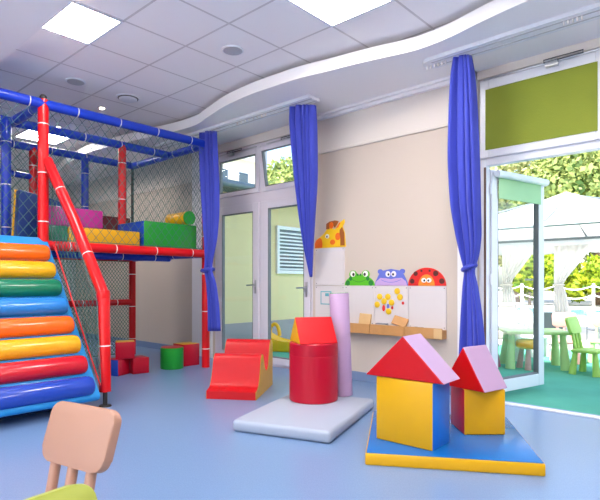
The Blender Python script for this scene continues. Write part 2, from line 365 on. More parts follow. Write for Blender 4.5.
for x, y, l in ((-5.39, 2.43, 'round grey ceiling speaker above the climbing ramp'), (-3.60, 3.065, 'round grey ceiling speaker near the wavy plaster edge')):
    t = thing('ceiling_speaker', l, 'speaker', (x, y, HC - .012), 0, 'round ceiling speakers')
    bm = newbm(); lathe(bm, [(.095, 0), (.1, .003), (.1, .011)]); link('rim', bm, M['pvcw'], t, smooth=40)
    bm = newbm(); lathe(bm, [(.085, -.003), (.09, .004)]); link('grille', bm, M['speaker'], t, smooth=40)
t = thing('ceiling_vent', 'round white ceiling vent with a dark ring gap', 'vent', (-5.42, 3.05, HC - .035))
bm = newbm(); lathe(bm, [(.13, .024), (.135, .034), (.09, .034)]); link('collar', bm, M['pvcw'], t, smooth=40)
bm = newbm(); lathe(bm, [(.112, .018), (.115, .023)]); link('ring_gap', bm, M['dark'], t, smooth=40)
bm = newbm(); lathe(bm, [(.08, .0), (.1, .01), (.1, .017)]); link('disc', bm, M['pvcw'], t, smooth=40)
spot_m = emit('spot_bulb', (1, .85, .62), 25)
for x, y, l in ((-5.98, 3.02, 'tiny round spotlight in the ceiling above the front blue beam'), (-7.16, 2.99, 'tiny round spotlight seen behind the front blue beam')):
    t = thing('downlight', l, 'spotlight', (x, y, HC - .006), 0, 'tiny ceiling spotlights')
    bm = newbm(); lathe(bm, [(.045, .0), (.05, .005)]); link('rim', bm, M['pvcw'], t, smooth=40)
    bm = newbm(); lathe(bm, [(.026, -.004), (.03, .0)]); link('bulb', bm, spot_m, t, smooth=40)

# ---- curtain tracks and curtains
def track(x0, x1, y0, y1, label, rnd=True):
    t = thing('curtain_track', label, 'curtain track', (x0, (y0 + y1) / 2, ZS - .032))
    w = (y1 - y0) / 2; L = x1 - x0; pl = []
    for k in range(13): a = PI / 2 + PI * k / 12; pl.append((w + w * math.cos(a), w * math.sin(a)))
    pl += [(L, -w), (L, w)]
    bm = newbm(); prism(bm, pl, 2, 0, .031); link('rail', bm, M['pvcw'], t, smooth=30)
    bm = newbm()
    for yy in (-w * .45, w * .45): box(bm, w, L, yy - .006, yy + .006, -.004, .002)
    link('channel', bm, M['speaker'], t)
    return t
tA = track(-6.9, -3.52, 4.02, 4.20, 'white ceiling track carrying the two curtains by the balcony doors')
tB = track(-2.26, .9, 4.06, 4.25, 'white ceiling track with a rounded end above the open door')
def glider(t, x, y):
    bm = newbm(); box(bm, x - .006, x + .006, y - .006, y + .006, -.03, .0, .002); link('glider', bm, M['tie'], t)
for k in range(6): glider(tB, .03 + .035 * k, .0)
for k in range(5): glider(tB, 1.16 + .03 * k, -.04)
for k in range(8): glider(tA, 2.2 + .07 * k, -.04)
def curtain(rows, folds, label, n=72):
    bm = newbm(); R = []
    P = rows; fine = []
    for i in range(len(P) - 1):
        for k in range(5):
            t = k / 5; fine.append([P[i][j] + (P[i + 1][j] - P[i][j]) * t for j in range(5)])
    fine.append(list(P[-1]))
    for _ in range(2):
        fine = [fine[0]] + [[(fine[i - 1][j] + 2 * fine[i][j] + fine[i + 1][j]) / 4 for j in range(5)] for i in range(1, len(fine) - 1)] + [fine[-1]]
    for v, ul, ur, y, amp in fine:
        a = on(ul, v, 1, y); b = on(ur, v, 1, y); ring = []
        for i in range(n + 1):
            t = i / n; ph = 2 * PI * folds * (t + .05 * math.sin(7 * t + 1))
            q = a.lerp(b, t); q.y += amp * (math.sin(ph) + .25 * math.sin(2.3 * ph + 1)); q.x += amp * .3 * math.cos(ph)
            ring.append(bm.verts.new(q))
        R.append(ring)
    for A, B in zip(R, R[1:]):
        for i in range(n): bm.faces.new((A[i], A[i + 1], B[i + 1], B[i]))
    o = bpy.data.objects.new('curtain', None); C.objects.link(o); o.location = on((rows[0][1] + rows[0][2]) / 2, rows[0][0], 1, rows[0][3])
    tag(o, label, 'curtain', 'blue tied curtains')
    bmesh.ops.translate(bm, verts=bm.verts, vec=-o.location)
    c = link('cloth', bm, M['curtain'], o, smooth=180); s = c.modifiers.new('thick', 'SOLIDIFY'); s.thickness = .006
    return o
def tieband(o, u0, u1, v, y, tilt=0, r=.04):
    bm = newbm(); a = on(u0, v, 1, y); b = on(u1, v + tilt, 1, y); m = (a + b) / 2; w = (b - a).length / 2
    pts = [m + Vector(((w) * math.cos(q), r * 1.25 * math.sin(q), (b.z - a.z) / 2 * math.cos(q))) for q in [2 * PI * k / 20 for k in range(21)]]
    tube(bm, pts, .022, 8); bmesh.ops.translate(bm, verts=bm.verts, vec=-o.location)
    link('tieback', bm, M['curtain'], o, smooth=60)
c1 = curtain([(131, 198.5, 216, 4.05, .018), (150, 199, 216.5, 4.0, .03), (185, 200.5, 218, 3.95, .032), (215, 202.5, 218, 3.94, .03), (240, 204.5, 216, 3.93, .026), (258, 205.5, 212.5, 3.93, .02), (270, 204.5, 211, 3.93, .018), (284, 207, 215.5, 3.95, .022), (305, 208.5, 218, 3.97, .026), (331, 208.5, 219.5, 3.98, .026)], 4, 'blue curtain tied round the red post of the play frame')
tieband(c1, 203.5, 212, 271, 3.95, -2, .05)
c2 = curtain([(105, 289.5, 314.5, 4.12, .02), (122, 290, 314.5, 4.14, .032), (150, 292.5, 315, 4.18, .034), (180, 295.5, 315, 4.24, .034), (215, 299.5, 313.5, 4.32, .024), (245, 303.8, 312.3, 4.42, .016), (265, 308, 311.8, 4.5, .010), (277, 310.3, 311.6, 4.54, .005)], 5, 'blue curtain swept to a point beside the giraffe board')
c3 = curtain([(55.5, 453.5, 470.5, 4.16, .018), (75, 450.5, 473.5, 4.18, .03), (110, 448.5, 476, 4.2, .034), (160, 447, 478, 4.22, .034), (205, 449.5, 479, 4.26, .032), (235, 455, 480, 4.32, .028), (255, 460, 478, 4.35, .022), (271, 465, 473, 4.38, .016), (285, 463, 476.5, 4.38, .02), (315, 460.5, 481, 4.38, .024), (350, 458.5, 484, 4.38, .026), (372, 458, 485, 4.38, .026)], 4, 'blue curtain with a knot at mid height left of the open door')
tieband(c3, 464, 474.5, 270, 4.38, -5, .035)

# ================================================================== WALL BOARDS
BX = [-3.955, -3.517, -3.12, -2.703, -2.286]
BYF = WY - .014
def wallboard(x0, x1, z0, z1, label):
    t = thing('whiteboard', label, 'whiteboard', ((x0 + x1) / 2, WY - .001, z0), 0, 'white magnet boards')
    w = (x1 - x0) / 2 - .002; h = z1 - z0 - .003
    bm = newbm(); box(bm, -w, w, -.012, 0, 0, h, .003); link('board_panel', bm, M['board'], t)
    for sx in (-w + .02, w - .02):
        for z in (.02, h - .02):
            bm = newbm(); lathe(bm, [(.005, 0), (.004, .003)], n=8, mx=Matrix.Translation((sx, -.012, z)) @ Matrix.Rotation(PI / 2, 4, 'X')); link('screw', bm, M['dark'], t)
wallboard(BX[0], BX[1], 1.052, 1.487, 'upper white board under the giraffe head')
wallboard(BX[0], BX[1], .62, 1.05, 'white board with the small teal framed note')
wallboard(BX[1], BX[2], .62, 1.05, 'plain white board under the green frog')
wallboard(BX[2], BX[3], .62, 1.05, 'white board with yellow magnets under the purple hippo')
wallboard(BX[3], BX[4], .62, 1.05, 'plain white board under the ladybird')
def plate(name, poly, depth, m, parent, origin, th=.0015):
    bm = newbm(); base = -depth
    prism(bm, poly, 1, base - th, base); return link(name, bm, m, parent)
def ell(cx, cz, rx, rz_, n=24, a0=0, a1=2 * PI):
    return [(cx + rx * math.cos(a0 + (a1 - a0) * k / n), cz + rz_ * math.sin(a0 + (a1 - a0) * k / n)) for k in range(n if a1 - a0 > 6.2 else n + 1)]
fl = lambda n, c: mat(n, c, .45)
FROG, FROGD, HIP, HIPL, LRED, LDK, LOR, GY, GB, GO, WHT, BLK = fl('frog_green', (.10, .48, .015)), fl('frog_dark_green', (.01, .20, .03)), fl('hippo_blue', (.12, .16, .58)), fl('hippo_lilac', (.52, .34, .62)), fl('ladybird_red', (.68, .015, .01)), fl('ladybird_brown', (.10, .015, .01)), fl('ladybird_orange', (.85, .26, .02)), fl('giraffe_yellow', (.85, .50, .01)), fl('giraffe_brown', (.30, .08, .01)), fl('giraffe_orange', (.80, .14, .01)), fl('eye_white', (.85, .82, .8)), fl('pupil_black', (.02, .02, .02))
# frog
def animal(name, label, cx, z):
    o = thing(name, label, 'wall decoration', (cx, WY - .001, z), 0, 'animal heads on the boards')
    if name != 'giraffe_board': o.scale = (1, 1, .9)
    return o
t = animal('frog_board', 'green wooden frog head on top of a white board', (BX[1] + BX[2]) / 2, 1.051)
plate('face', [(-.2, 0)] + ell(0, 0, .2, .13, 18, PI, 0)[1:-1] + [(.2, 0)], 0, FROG, t, 0, .010)
plate('face', ell(-.085, .135, .05, .05), .0005, FROG, t, 0, .010); plate('face', ell(.085, .135, .05, .05), .0005, FROG, t, 0, .010)
for s in (-1, 1):
    plate('eye', ell(s * .085, .142, .034, .036), .0105, WHT, t, 0); plate('pupil', ell(s * .075, .135, .016, .02), .012, BLK, t, 0)
    plate('spot', ell(s * .155, .03, .03, .034), .0102, FROGD, t, 0); plate('spot', ell(s * .115, .085, .022, .028), .0102, FROGD, t, 0)
    plate('spot', ell(s * .018, .13, .012, .016), .0102, FROGD, t, 0)
def smile(name, w, z, sag, depth, m, t, th=.006):
    up = [(x, z + sag * (x / w) ** 2) for x in [-w + 2 * w * k / 12 for k in range(13)]]
    plate(name, up + [(x, y + th) for x, y in up[::-1]], depth, m, t, 0)
smile('mouth', .09, .04, .03, .0102, FROGD, t)
# hippo
t = animal('hippo_board', 'purple wooden hippo head on top of a white board', (BX[2] + BX[3]) / 2, 1.051)
plate('face', [(-.2, 0)] + [(-.19, .05), (-.15, .13), (-.10, .175), (0, .195), (.10, .175), (.15, .13), (.19, .05)] + [(.2, 0)], 0, HIP, t, 0, .010)
for s in (-1, 1):
    plate('ear', ell(s * .135, .165, .03, .028), .0005, HIP, t, 0, .009)
plate('muzzle', [(-.195, 0)] + [(-.18, .05), (-.13, .09), (-.06, .085), (0, .075), (.06, .085), (.13, .09), (.18, .05)] + [(.195, 0)], .0102, HIPL, t, 0)
for s in (-1, 1):
    plate('eye', ell(s * .035, .135, .03, .034), .0104, WHT, t, 0); plate('pupil', ell(s * .028, .13, .012, .015), .012, BLK, t, 0)
smile('mouth', .12, .035, .03, .0120, HIP, t)
# ladybird
t = animal('ladybird_board', 'red wooden ladybird with dark spots on top of a white board', (BX[3] + BX[4]) / 2 - .005, 1.051)
plate('shell', ell(0, 0, .208, .20, 28, 0, PI), 0, LRED, t, 0, .010)
plate('face', ell(0, 0, .09, .125, 24, 0, PI), .0102, LOR, t, 0)
for x, z, r in ((-.16, .05, .026), (.165, .05, .028), (-.12, .135, .024), (.10, .135, .028), (-.055, .165, .012), (.035, .165, .012)): plate('spot', ell(x, z, r, r * 1.1), .0103, LDK, t, 0)
for s in (-1, 1):
    plate('eye', ell(s * .028, .06, .027, .026), .0118, WHT, t, 0); plate('pupil', ell(s * .022, .058, .01, .012), .0134, BLK, t, 0)
smile('mouth', .045, .02, .012, .0118, LRED, t, .005)
# giraffe (profile facing left)
t = animal('giraffe_board', 'yellow wooden giraffe head facing left above the tall board', (BX[0] + BX[1]) / 2, 1.488)
gz = lambda pts: [((px - 300) / 10 * .0149 - .225, (338 - py) / 10 * .0114) for px, py in pts]      # units of the drawn head, about 0.45 by 0.36 m
S_ = lambda pts: gz(pts)
head = [(135, 338), (135, 290), (150, 255), (190, 228), (230, 195), (265, 150), (300, 140), (345, 160), (385, 100), (435, 65), (440, 95), (420, 140), (440, 200), (452, 338)]
head = [(300 + (x - 135) / 310 * 300, y) for x, y in head]
plate('head', S_(head), 0, GY, t, 0, .010)
def GP(pts): return S_([(300 + (x - 135) / 310 * 300, y) for x, y in pts])
plate('mane', GP([(255, 150), (258, 95), (290, 75), (345, 68), (385, 78), (372, 105), (345, 145), (330, 120), (310, 110), (290, 130), (290, 152)]), .0103, GB, t, 0)
plate('mane', GP([(395, 165), (418, 140), (438, 200), (442, 325), (400, 325), (400, 240), (392, 200)]), .0103, GB, t, 0)
plate('nose', GP([(138, 336), (136, 290), (150, 258), (190, 232), (210, 250), (217, 300), (214, 336)]), .0103, GO, t, 0)
plate('spot', GP([(x, y) for x, y in ell(375, 232, 26, 38)]), .0102, GO, t, 0); plate('spot', GP(ell(322, 285, 26, 27)), .0102, GO, t, 0)
plate('forelock', GP(ell(310, 115, 22, 34)), .0119, GO, t, 0)
plate('ear', GP([(355, 148), (392, 92), (402, 100), (380, 142)]), .0103, GO, t, 0)
plate('eye', GP(ell(268, 222, 20, 22)), .0103, WHT, t, 0); plate('pupil', GP(ell(265, 226, 7, 12)), .0119, BLK, t, 0)
# wooden ledge under the boards
SY = WY - .10
for i, l in enumerate(('pine ledge piece hidden half behind the lilac roll', 'pine ledge piece holding the upright wooden block', 'pine ledge piece holding the grey eraser', 'pine ledge piece with a pale end block under the ladybird')):
    t = thing('shelf', l, 'shelf', ((BX[i] + BX[i + 1]) / 2, WY - .001, .535), 0, 'pine ledges under the boards')
    w = (BX[i + 1] - BX[i]) / 2 - .003
    bm = newbm(); box(bm, -w, w, -.10, -.085, 0, .105, .003); link('front_board', bm, M['wood'], t)
    bm = newbm(); box(bm, -w, w, -.085, 0, 0, .085, .003); link('tray', bm, M['wood'], t)
    if i == 3:
        bm = newbm(); box(bm, w - .085, w + .003, -.104, -.100, .005, .10, .002); link('end_block', bm, M['woodl'], t)
bm = newbm(); box(bm, -.075, .075, -.012, .012, 0, .125, .004); o = link('wooden_block', bm, M['woodl'], loc=(-3.23, WY - .035, .62)); o.rotation_euler = (-.12, .06, 0); tag(o, 'square wooden block standing upright on the pine ledge', 'block')
bm = newbm(); box(bm, -.085, .085, -.010, .010, 0, .10, .003); o = link('wooden_block', bm, M['wood'], loc=(-2.80, WY - .05, .64)); o.rotation_euler = (-.5, .22, 0); tag(o, 'wooden block lying tilted on the pine ledge under the hippo', 'block')
t = thing('board_eraser', 'grey board eraser on the pine ledge under the magnets', 'eraser', (-2.99, WY - .055, .621))
bm = newbm(); box(bm, -.075, .075, -.022, .022, 0, .02, .003); link('pad', bm, M['speaker'], t)
bm = newbm(); box(bm, -.07, .07, -.018, .018, .02, .036, .008); link('grip', bm, mat('grey_plastic', (.25, .26, .29), .5), t)
for k, (x, l) in enumerate(((-2.62, 'dark marker pen on the pine ledge beside the tilted block'), (-2.545, 'dark marker pen on the pine ledge below the ladybird'))):
    t = thing('marker_pen', l, 'pen', (x, WY - .065, .632), .35 - .5 * k, 'marker pens')
    bm = newbm(); tube(bm, [(-.035, 0, 0), (.02, 0, 0)], .008, 10); link('barrel', bm, M['dark'], t, smooth=40)
    bm = newbm(); tube(bm, [(.02, 0, 0), (.045, 0, 0)], .009, 10); link('cap', bm, BLK, t, smooth=40)
ymag = mat('yellow_magnet', (.82, .52, .01), .4)
ml = ['uppermost round yellow magnet', 'yellow magnet just below the uppermost one', 'left one of the two yellow magnets level in the upper row', 'right one of the two yellow magnets level in the upper row', 'yellow magnet in the centre of the cluster', 'yellow magnet at the left edge of the cluster', 'yellow magnet above the blue drop magnet', 'lowest yellow magnet of the cluster']
for (x, z), l in zip([(-2.831, .993), (-2.798, .931), (-3.045, .932), (-2.944, .932), (-2.992, .884), (-3.077, .847), (-2.899, .873), (-2.935, .779)], ml):
    bm = newbm(); lathe(bm, [(.033, 0), (.033, .008), (.028, .011)], n=20, mx=Matrix.Rotation(PI / 2, 4, 'X')); o = link('magnet', bm, ymag, loc=(x, BYF, z), smooth=40); tag(o, l, 'magnet', 'yellow magnets')
for (x, z), r, h, m, l in (((-2.997, .812), .017, .034, LRED, 'tall red magnet beside the blue one'), ((-2.891, .819), .012, .018, LRED, 'small red magnet right of the blue one'), ((-2.763, .871), .014, .016, LRED, 'red magnet away to the right of the cluster'), ((-2.942, .833), .015, .026, HIP, 'blue drop shaped magnet in the cluster')):
    bm = newbm(); vs = lathe(bm, [(1, 0), (1, .007), (.8, .010)], n=16); bmesh.ops.scale(bm, vec=(r, h, 1), verts=vs); bmesh.ops.rotate(bm, verts=vs, matrix=Matrix.Rotation(PI / 2, 3, 'X')); o = link('magnet', bm, m, loc=(x, BYF, z), smooth=40); tag(o, l, 'magnet')
t = thing('note_frame', 'small teal square frame with a note on the left white board', 'note', (-3.787, BYF, .905))
bm = newbm(); tf = mat('teal_paper', (.10, .38, .45), .6)
for a in ((-.08, .08, .066, .078), (-.08, .08, -.078, -.066), (-.08, -.068, -.066, .066), (.068, .08, -.066, .066)): box(bm, a[0], a[1], -.003, 0, a[2], a[3])
link('border', bm, tf, t)
bm = newbm(); box(bm, -.01, .045, -.0045, -.003, .02, .055); link('note', bm, tf, t)
bm = newbm(); box(bm, -.067, .067, -.003, 0, -.065, .065); link('paper', bm, M['board'], t)

# ================================================================== PLAY FRAME
pf = thing('play_frame', 'two storey play frame of red and blue padded tubes with netting', 'play frame', (-5.9, 3.0, 0))
PO = Vector(pf.location)
def pipe(name, pts, m, r=.05, ties=True, cuts=None):
    bm = newbm(); pts = [Vector(p) - PO for p in pts]; tube(bm, pts, r, 18)
    o = link(name, bm, m, pf, smooth=50)
    if ties:
        for a, b in zip(pts, pts[1:]):
            L = (b - a).length; k = max(1, int(L / .42)); d = (b - a).normalized()
            for i in range(k):
                q = a + d * (L * (i + .5) / k); bm = newbm(); tube(bm, [q - d * .005, q + d * .005], r * 1.035, 18, caps=False)
                link('cable_tie', bm, M['tie'], o, smooth=50)
    return o
R_, B_ = M['tubered'], M['tubeblue']
ZTB, ZD = 2.844, 1.45
X1, X2, X3 = -5.28, -6.12, -7.09
YL, YR = 2.06, 4.06
PR = (-5.31, 4.07)
pipe('post', [(X1, YL, 0), (X1, YL, ZTB + .04)], R_); pipe('post', [(PR[0], PR[1], 0), (PR[0], PR[1], ZTB + .02)], R_)
pipe('post', [(X1, .75, 0), (X1, .75, ZTB)], R_)
pipe('post', [(X2, 2.0, ZD), (X2, 2.0, ZTB)], B_); pipe('post', [(X2, 3.36, ZD), (X2, 3.36, ZTB)], R_); pipe('post', [(X2, 2.0, 0), (X2, 2.0, ZD - .06)], R_)
pipe('post', [(X3, 2.64, 0), (X3, 2.64, ZTB)], R_); pipe('post', [(X3, 3.33, ZD), (X3, 3.33, ZTB)], B_); pipe('post', [(X3, YR, 0), (X3, YR, ZD)], R_)
pipe('post', [(X3, .75, 0), (X3, .75, ZTB)], B_)
pipe('post', [(X3, YR, ZD), (X3, YR, ZTB)], M['steel'], .022, False)
for x in (X1, X2, X3): pipe('top_beam', [(x, .75, ZTB), (x, YR - .02, ZTB)], B_)
for y in (YR, YL, .75): pipe('top_beam', [(X3, y, ZTB - .005), (X1 - .02, y, ZTB - .005)], B_)
pipe('rail', [(X3, .75, 2.52), (X3, 2.64, 2.46)], B_, .04)
pipe('deck_beam', [(X1, YL, ZD), (X1, PR[1], ZD)], R_); pipe('deck_beam', [(X2, .75, ZD - .03), (X2, YR, ZD - .03)], B_, .05); pipe('deck_beam', [(X3, .75, ZD), (X3, YR, ZD)], R_)
pipe('deck_beam', [(X3, YR, ZD), (X1, YR, ZD)], B_); pipe('deck_beam', [(X3, YL, ZD - .03), (X1, YL, ZD - .03)], R_)
pipe('rail', [(X3, 2.0, .79), (X3, YR, .79)], R_, .045)
pipe('handrail', [(X1 + .02, 2.09, 2.29), (-4.83, 2.17, 1.66), (-4.335, 2.19, 1.01), (-4.30, 2.19, .93), (-4.28, 2.19, .13)], R_, .05)
bm = newbm(); lathe(bm, [(.052, -.05), (.058, -.02), (.058, .02), (.052, .05)], c=Vector((-4.312, 2.19, .965)) - PO, n=18); link('elbow', bm, R_, pf, smooth=50)
bm = newbm(); tube(bm, [Vector((-4.28, 2.19, .0)) - PO, Vector((-4.28, 2.19, .14)) - PO], .02, 10); lathe(bm, [(.055, 0), (.05, .012)], c=Vector((-4.28, 2.19, 0)) - PO, n=16); link('foot', bm, M['steel'], pf, smooth=40)
bm = newbm(); lathe(bm, [(.03, 0), (.035, .03), (.02, .05)], c=Vector((X1, YL, ZTB + .04)) - PO, n=12); link('pipe_clamp', bm, M['steel'], pf, smooth=40)
bm = newbm(); box(bm, X3 - PO.x, X1 - .03 - PO.x, .75 - PO.y, YR - .05 - PO.y, ZD + .012, ZD + .05, .006); link('deck', bm, mat('dark_blue_deck', (.03, .04, .22), .5), pf)
# nets: two families of cords clipped to a convex outline in a plane
def net(poly, O, U, V, m, cell=.10, r=.0024):
    bm = newbm(); O, U, V = Vector(O) - PO, Vector(U), Vector(V)
    us = [p[0] for p in poly]; vs = [p[1] for p in poly]; n = len(poly)
    area = sum(poly[i][0] * poly[(i + 1) % n][1] - poly[(i + 1) % n][0] * poly[i][1] for i in range(n))
    P = poly if area > 0 else poly[::-1]
    nrm = U.cross(V).normalized()
    for sl in (1.25, -1.25):
        lo = min(v - sl * u for u, v in P); hi = max(v - sl * u for u, v in P)
        c = lo + cell * .5
        while c < hi:
            p = (0, c); d = (1, sl); t0, t1 = -1e9, 1e9
            for i in range(n):
                a, b = P[i], P[(i + 1) % n]; ex, ey = b[0] - a[0], b[1] - a[1]
                den = ex * d[1] - ey * d[0]; num = ex * (p[1] - a[1]) - ey * (p[0] - a[0])
                if abs(den) < 1e-9: continue
                t = -num / den
                if den > 0: t0 = max(t0, t)
                else: t1 = min(t1, t)
            if t1 - t0 > .01:
                A = O + U * t0 + V * (c + sl * t0); B = O + U * t1 + V * (c + sl * t1)
                tube(bm, [A, B], r, 4, caps=False)
            c += cell * 1.25
    for i in range(n):
        a, b = P[i], P[(i + 1) % n]; tube(bm, [O + U * a[0] + V * a[1], O + U * b[0] + V * b[1]], r * 1.6, 5)
    o = link('net', bm, m, pf); o['kind'] = 'stuff' if False else 'thing'; del o['kind']
    return o
net([(0, 0), (1.9, 0), (1.9, 1.29), (0, 1.29)], (X1, YL + .04, ZD + .06), (0, 1, 0), (0, 0, 1), M['net'])
net([(0, 0), (1.72, 0), (1.72, 1.29), (0, 1.29)], (X3 + .03, YR, ZD + .06), (1, 0, 0), (0, 0, 1), M['net'], .06)
net([(0, 0), (1.9, 0), (1.9, 1.29), (0, 1.29)], (X3, YL, ZD + .06), (0, 1, 0), (0, 0, 1), M['net'], .09)
net([(0, 0), (1.94, 0), (1.94, 1.37), (0, 1.37)], (X3, YL + .03, .03), (0, 1, 0), (0, 0, 1), M['netg'], .05, .004)
net([(0, 0), (1.25, 0), (1.25, 1.29), (0, 1.29)], (X1, .80, ZD + .06), (0, 1, 0), (0, 0, 1), M['net'])
net([(-5.26, 1.55), (-4.24, .22), (-4.31, .93), (-4.84, 1.62), (-5.23, 2.2)], (0, 2.13, 0), (1, 0, 0), (0, 0, 1), M['net'], .075, .0025)
# strip of red rope along the ramp edge
bm = newbm(); tube(bm, [Vector((-5.2, 2.125, 1.48)) - PO, Vector((-4.24, 2.125, .2)) - PO], .008, 8); link('edge_rope', bm, R_, pf, smooth=50)

# climbing ramp with eight rolls
rp = thing('climbing_ramp', 'steep blue padded climbing ramp with eight coloured rolls', 'climbing ramp', (-4.6, 1.5, 0)); RO = Vector(rp.location)
a0, a1 = Vector((-4.155, .11)), Vector((-5.265, 1.525)); dr = (a1 - a0).normalized(); nr = Vector((dr.y, -dr.x))
poly = [(-4.155, .13), (-4.165, .095), (-4.21, .078), (-4.5, .07), (-5.40, 1.30), (-5.40, 1.525), (-5.265, 1.525)]
bm = newbm(); prism(bm, [(x - RO.x, z) for x, z in poly], 1, .85 - RO.y, 2.09 - RO.y, .015); link('ramp_body', bm, M['sky'], rp, smooth=40)
L = (a1 - a0).length
bm = newbm(); box(bm, -4.80 - RO.x, -4.50 - RO.x, .9 - RO.y, 2.05 - RO.y, 0, .0705); link('base_block', bm, M['navy'], rp)
for i, m in enumerate(('royal', 'rollred', 'rollyellow', 'orange', 'rollblue', 'teal', 'rollyellow', 'orange')):
    s = .115 + i * (L - .345) / 7
    c = a0 + dr * s + nr * .03; bm = newbm()
    pts = []; r = .082
    prof = [(0.0, .0)] 
    ys = [.88, .885, .90, .93, 1.985, 2.015, 2.032, 2.04]; rr = [.6, .8, .94, 1, 1, .94, .8, .6]; rings = []
    for y, k in zip(ys, rr):
        rings.append([bm.verts.new((c.x - RO.x + k * (dr.x * .085 * math.cos(2 * PI * q / 20) + nr.x * .075 * math.sin(2 * PI * q / 20)), y - RO.y, c.y + k * (dr.y * .085 * math.cos(2 * PI * q / 20) + nr.y * .075 * math.sin(2 * PI * q / 20)))) for q in range(20)])
    for A, B in zip(rings, rings[1:]):
        for q in range(20): bm.faces.new((A[q], A[(q + 1) % 20], B[(q + 1) % 20], B[q]))
    bm.faces.new(rings[0][::-1]); bm.faces.new(rings[-1])
    o = link('roll', bm, M[m], rp, smooth=50); o['label'] = {'royal': 'dark blue roll', 'rollred': 'red roll', 'rollyellow': 'yellow roll', 'orange': 'orange roll', 'rollblue': 'mid blue roll', 'teal': 'dark green roll'}[m]

# foam blocks on the deck
ZK = ZD + .0505
def block(name, x0, x1, y0, y1, z0, z1, m, label, group=None, bev=.012, mats=None):
    c = ((x0 + x1) / 2, (y0 + y1) / 2, z0); bm = newbm()
    box(bm, x0 - c[0], x1 - c[0], y0 - c[1], y1 - c[1], 0, z1 - z0, bev)
    o = link(name, bm, m, loc=c, mats=mats, smooth=40); tag(o, label, 'foam block', group); return o
def paint(o, axis, sign, idx):
    for p in o.data.polygons:
        if p.normal[axis] * sign > .7: p.material_index = idx
block('foam_block', -5.68, -5.40, 2.36, 3.19, ZK, 1.672, M['yellow'], 'long yellow foam block on the upper deck')
block('foam_block', -5.68, -5.40, 2.14, 2.355, ZK, 1.672, M['teal'], 'dark green foam block on the upper deck under the magenta one')
block('foam_block', -5.68, -5.40, 2.15, 2.74, 1.674, 1.87, M['magenta'], 'magenta foam block resting on the yellow and green blocks')
o = block('foam_block', -6.00, -5.385, 3.23, 3.985, ZK, 1.81, M['green'], 'large green foam block with a blue left side on the upper deck', mats=[M['green'], M['royal']]); paint(o, 1, -1, 1)
t = thing('foam_cylinder', 'yellow foam cylinder with a green end lying on the large green block', 'foam block', (-5.36, 3.86, 1.8105))
bm = newbm(); tube(bm, [(-.42, 0, .085), (-.02, 0, .085)], .085, 28); link('body', bm, M['yellow'], t, smooth=40)
bm = newbm(); tube(bm, [(-.02, 0, .085), (.0, 0, .085)], .086, 28); link('end_cap', bm, M['green'], t, smooth=40)
t = thing('foam_slab', 'tall navy foam slab with a yellow rim standing on the upper deck', 'foam block', (-5.72, 2.12, ZK))
pl = [(-.17, 0), (.3, 0), (.3, .44), (.24, .47), (-.14, .54)]
bm = newbm(); prism(bm, pl, 0, -.05, .05, .01); link('panel', bm, M['navy'], t)
bm = newbm(); prism(bm, [(y * 1.02 + (.0 if y > 0 else -.008), z + (.012 if z > 0 else 0)) for y, z in pl], 0, -.075, -.052, .004); link('rim', bm, M['yellow'], t)
block('foam_barrier', -6.98, -6.86, 2.85, 3.9, ZK, 2.02, M['maroon'], 'maroon padded barrier at the rear of the upper deck')
block('foam_block', -6.6, -6.4, 3.1, 3.32, ZK, 1.76, M['sky'], 'sky blue foam block deep on the upper deck')
t = thing('crawl_tunnel', 'teal and light blue round crawl tunnel end at the picture edge', 'tunnel', (-6.2, 1.55, ZK))
bm = newbm(); lathe(bm, [(.33, -.4), (.36, -.4), (.36, .0), (.33, .0), (.33, -.4)], n=32, mx=Matrix.Translation((0, 0, .36)) @ Matrix.Rotation(PI / 2, 4, 'Y')); link('tube', bm, M['teal'], t, smooth=40)
bm = newbm(); pts = [(.02, .345 * math.cos(2 * PI * k / 32), .385 + .345 * math.sin(2 * PI * k / 32)) for k in range(33)]; tube(bm, pts, .03, 10); link('rim', bm, M['sky'], t, smooth=60)

# foam cubes and cylinder under the deck
def cube(x, y, z, s, a, h, label, m, top=None, left=None):
    bm = newbm(); box(bm, -s / 2, s / 2, -s / 2, s / 2, 0, h, .008)
    o = link('foam_cube', bm, m, loc=(x, y, z), mats=[m, top or m, left or m], smooth=40); o.rotation_euler = (0, 0, a)
    for p in o.data.polygons:
        if p.normal.z > .7: p.material_index = 1
        if p.normal.y < -.7: p.material_index = 2
    tag(o, label, 'foam block', 'small foam cubes'); return o
cube(-5.655, 3.04, 0, .2, math.radians(22), .19, 'small foam cube with a blue side, bottom left of the three', M['darkred'], None, M['royal'])
cube(-5.60, 3.28, 0, .2, math.radians(-8), .19, 'small crimson foam cube on the floor right of the blue sided one', M['darkred'])
cube(-5.635, 3.13, .1905, .215, math.radians(-28), .2, 'small crimson foam cube with a yellow top stacked on two others', M['darkred'], M['yellow'])
t = thing('foam_cylinder', 'short green foam cylinder with a red top under the deck', 'foam block', (-5.57, 3.74, 0))
bm = newbm(); lathe(bm, [(.138, 0), (.143, .006), (.143, .262), (.139, .266)], n=36); link('side', bm, M['green'], t, smooth=40)
bm = newbm(); lathe(bm, [(.137, .266), (.137, .270), (.13, .272)], n=36); link('top', bm, M['darkred'], t, smooth=40)
cube(-5.66, 4.02, 0, .25, math.radians(-4), .285, 'crimson foam cube with a yellow top behind the green cylinder', M['darkred'], M['yellow'])

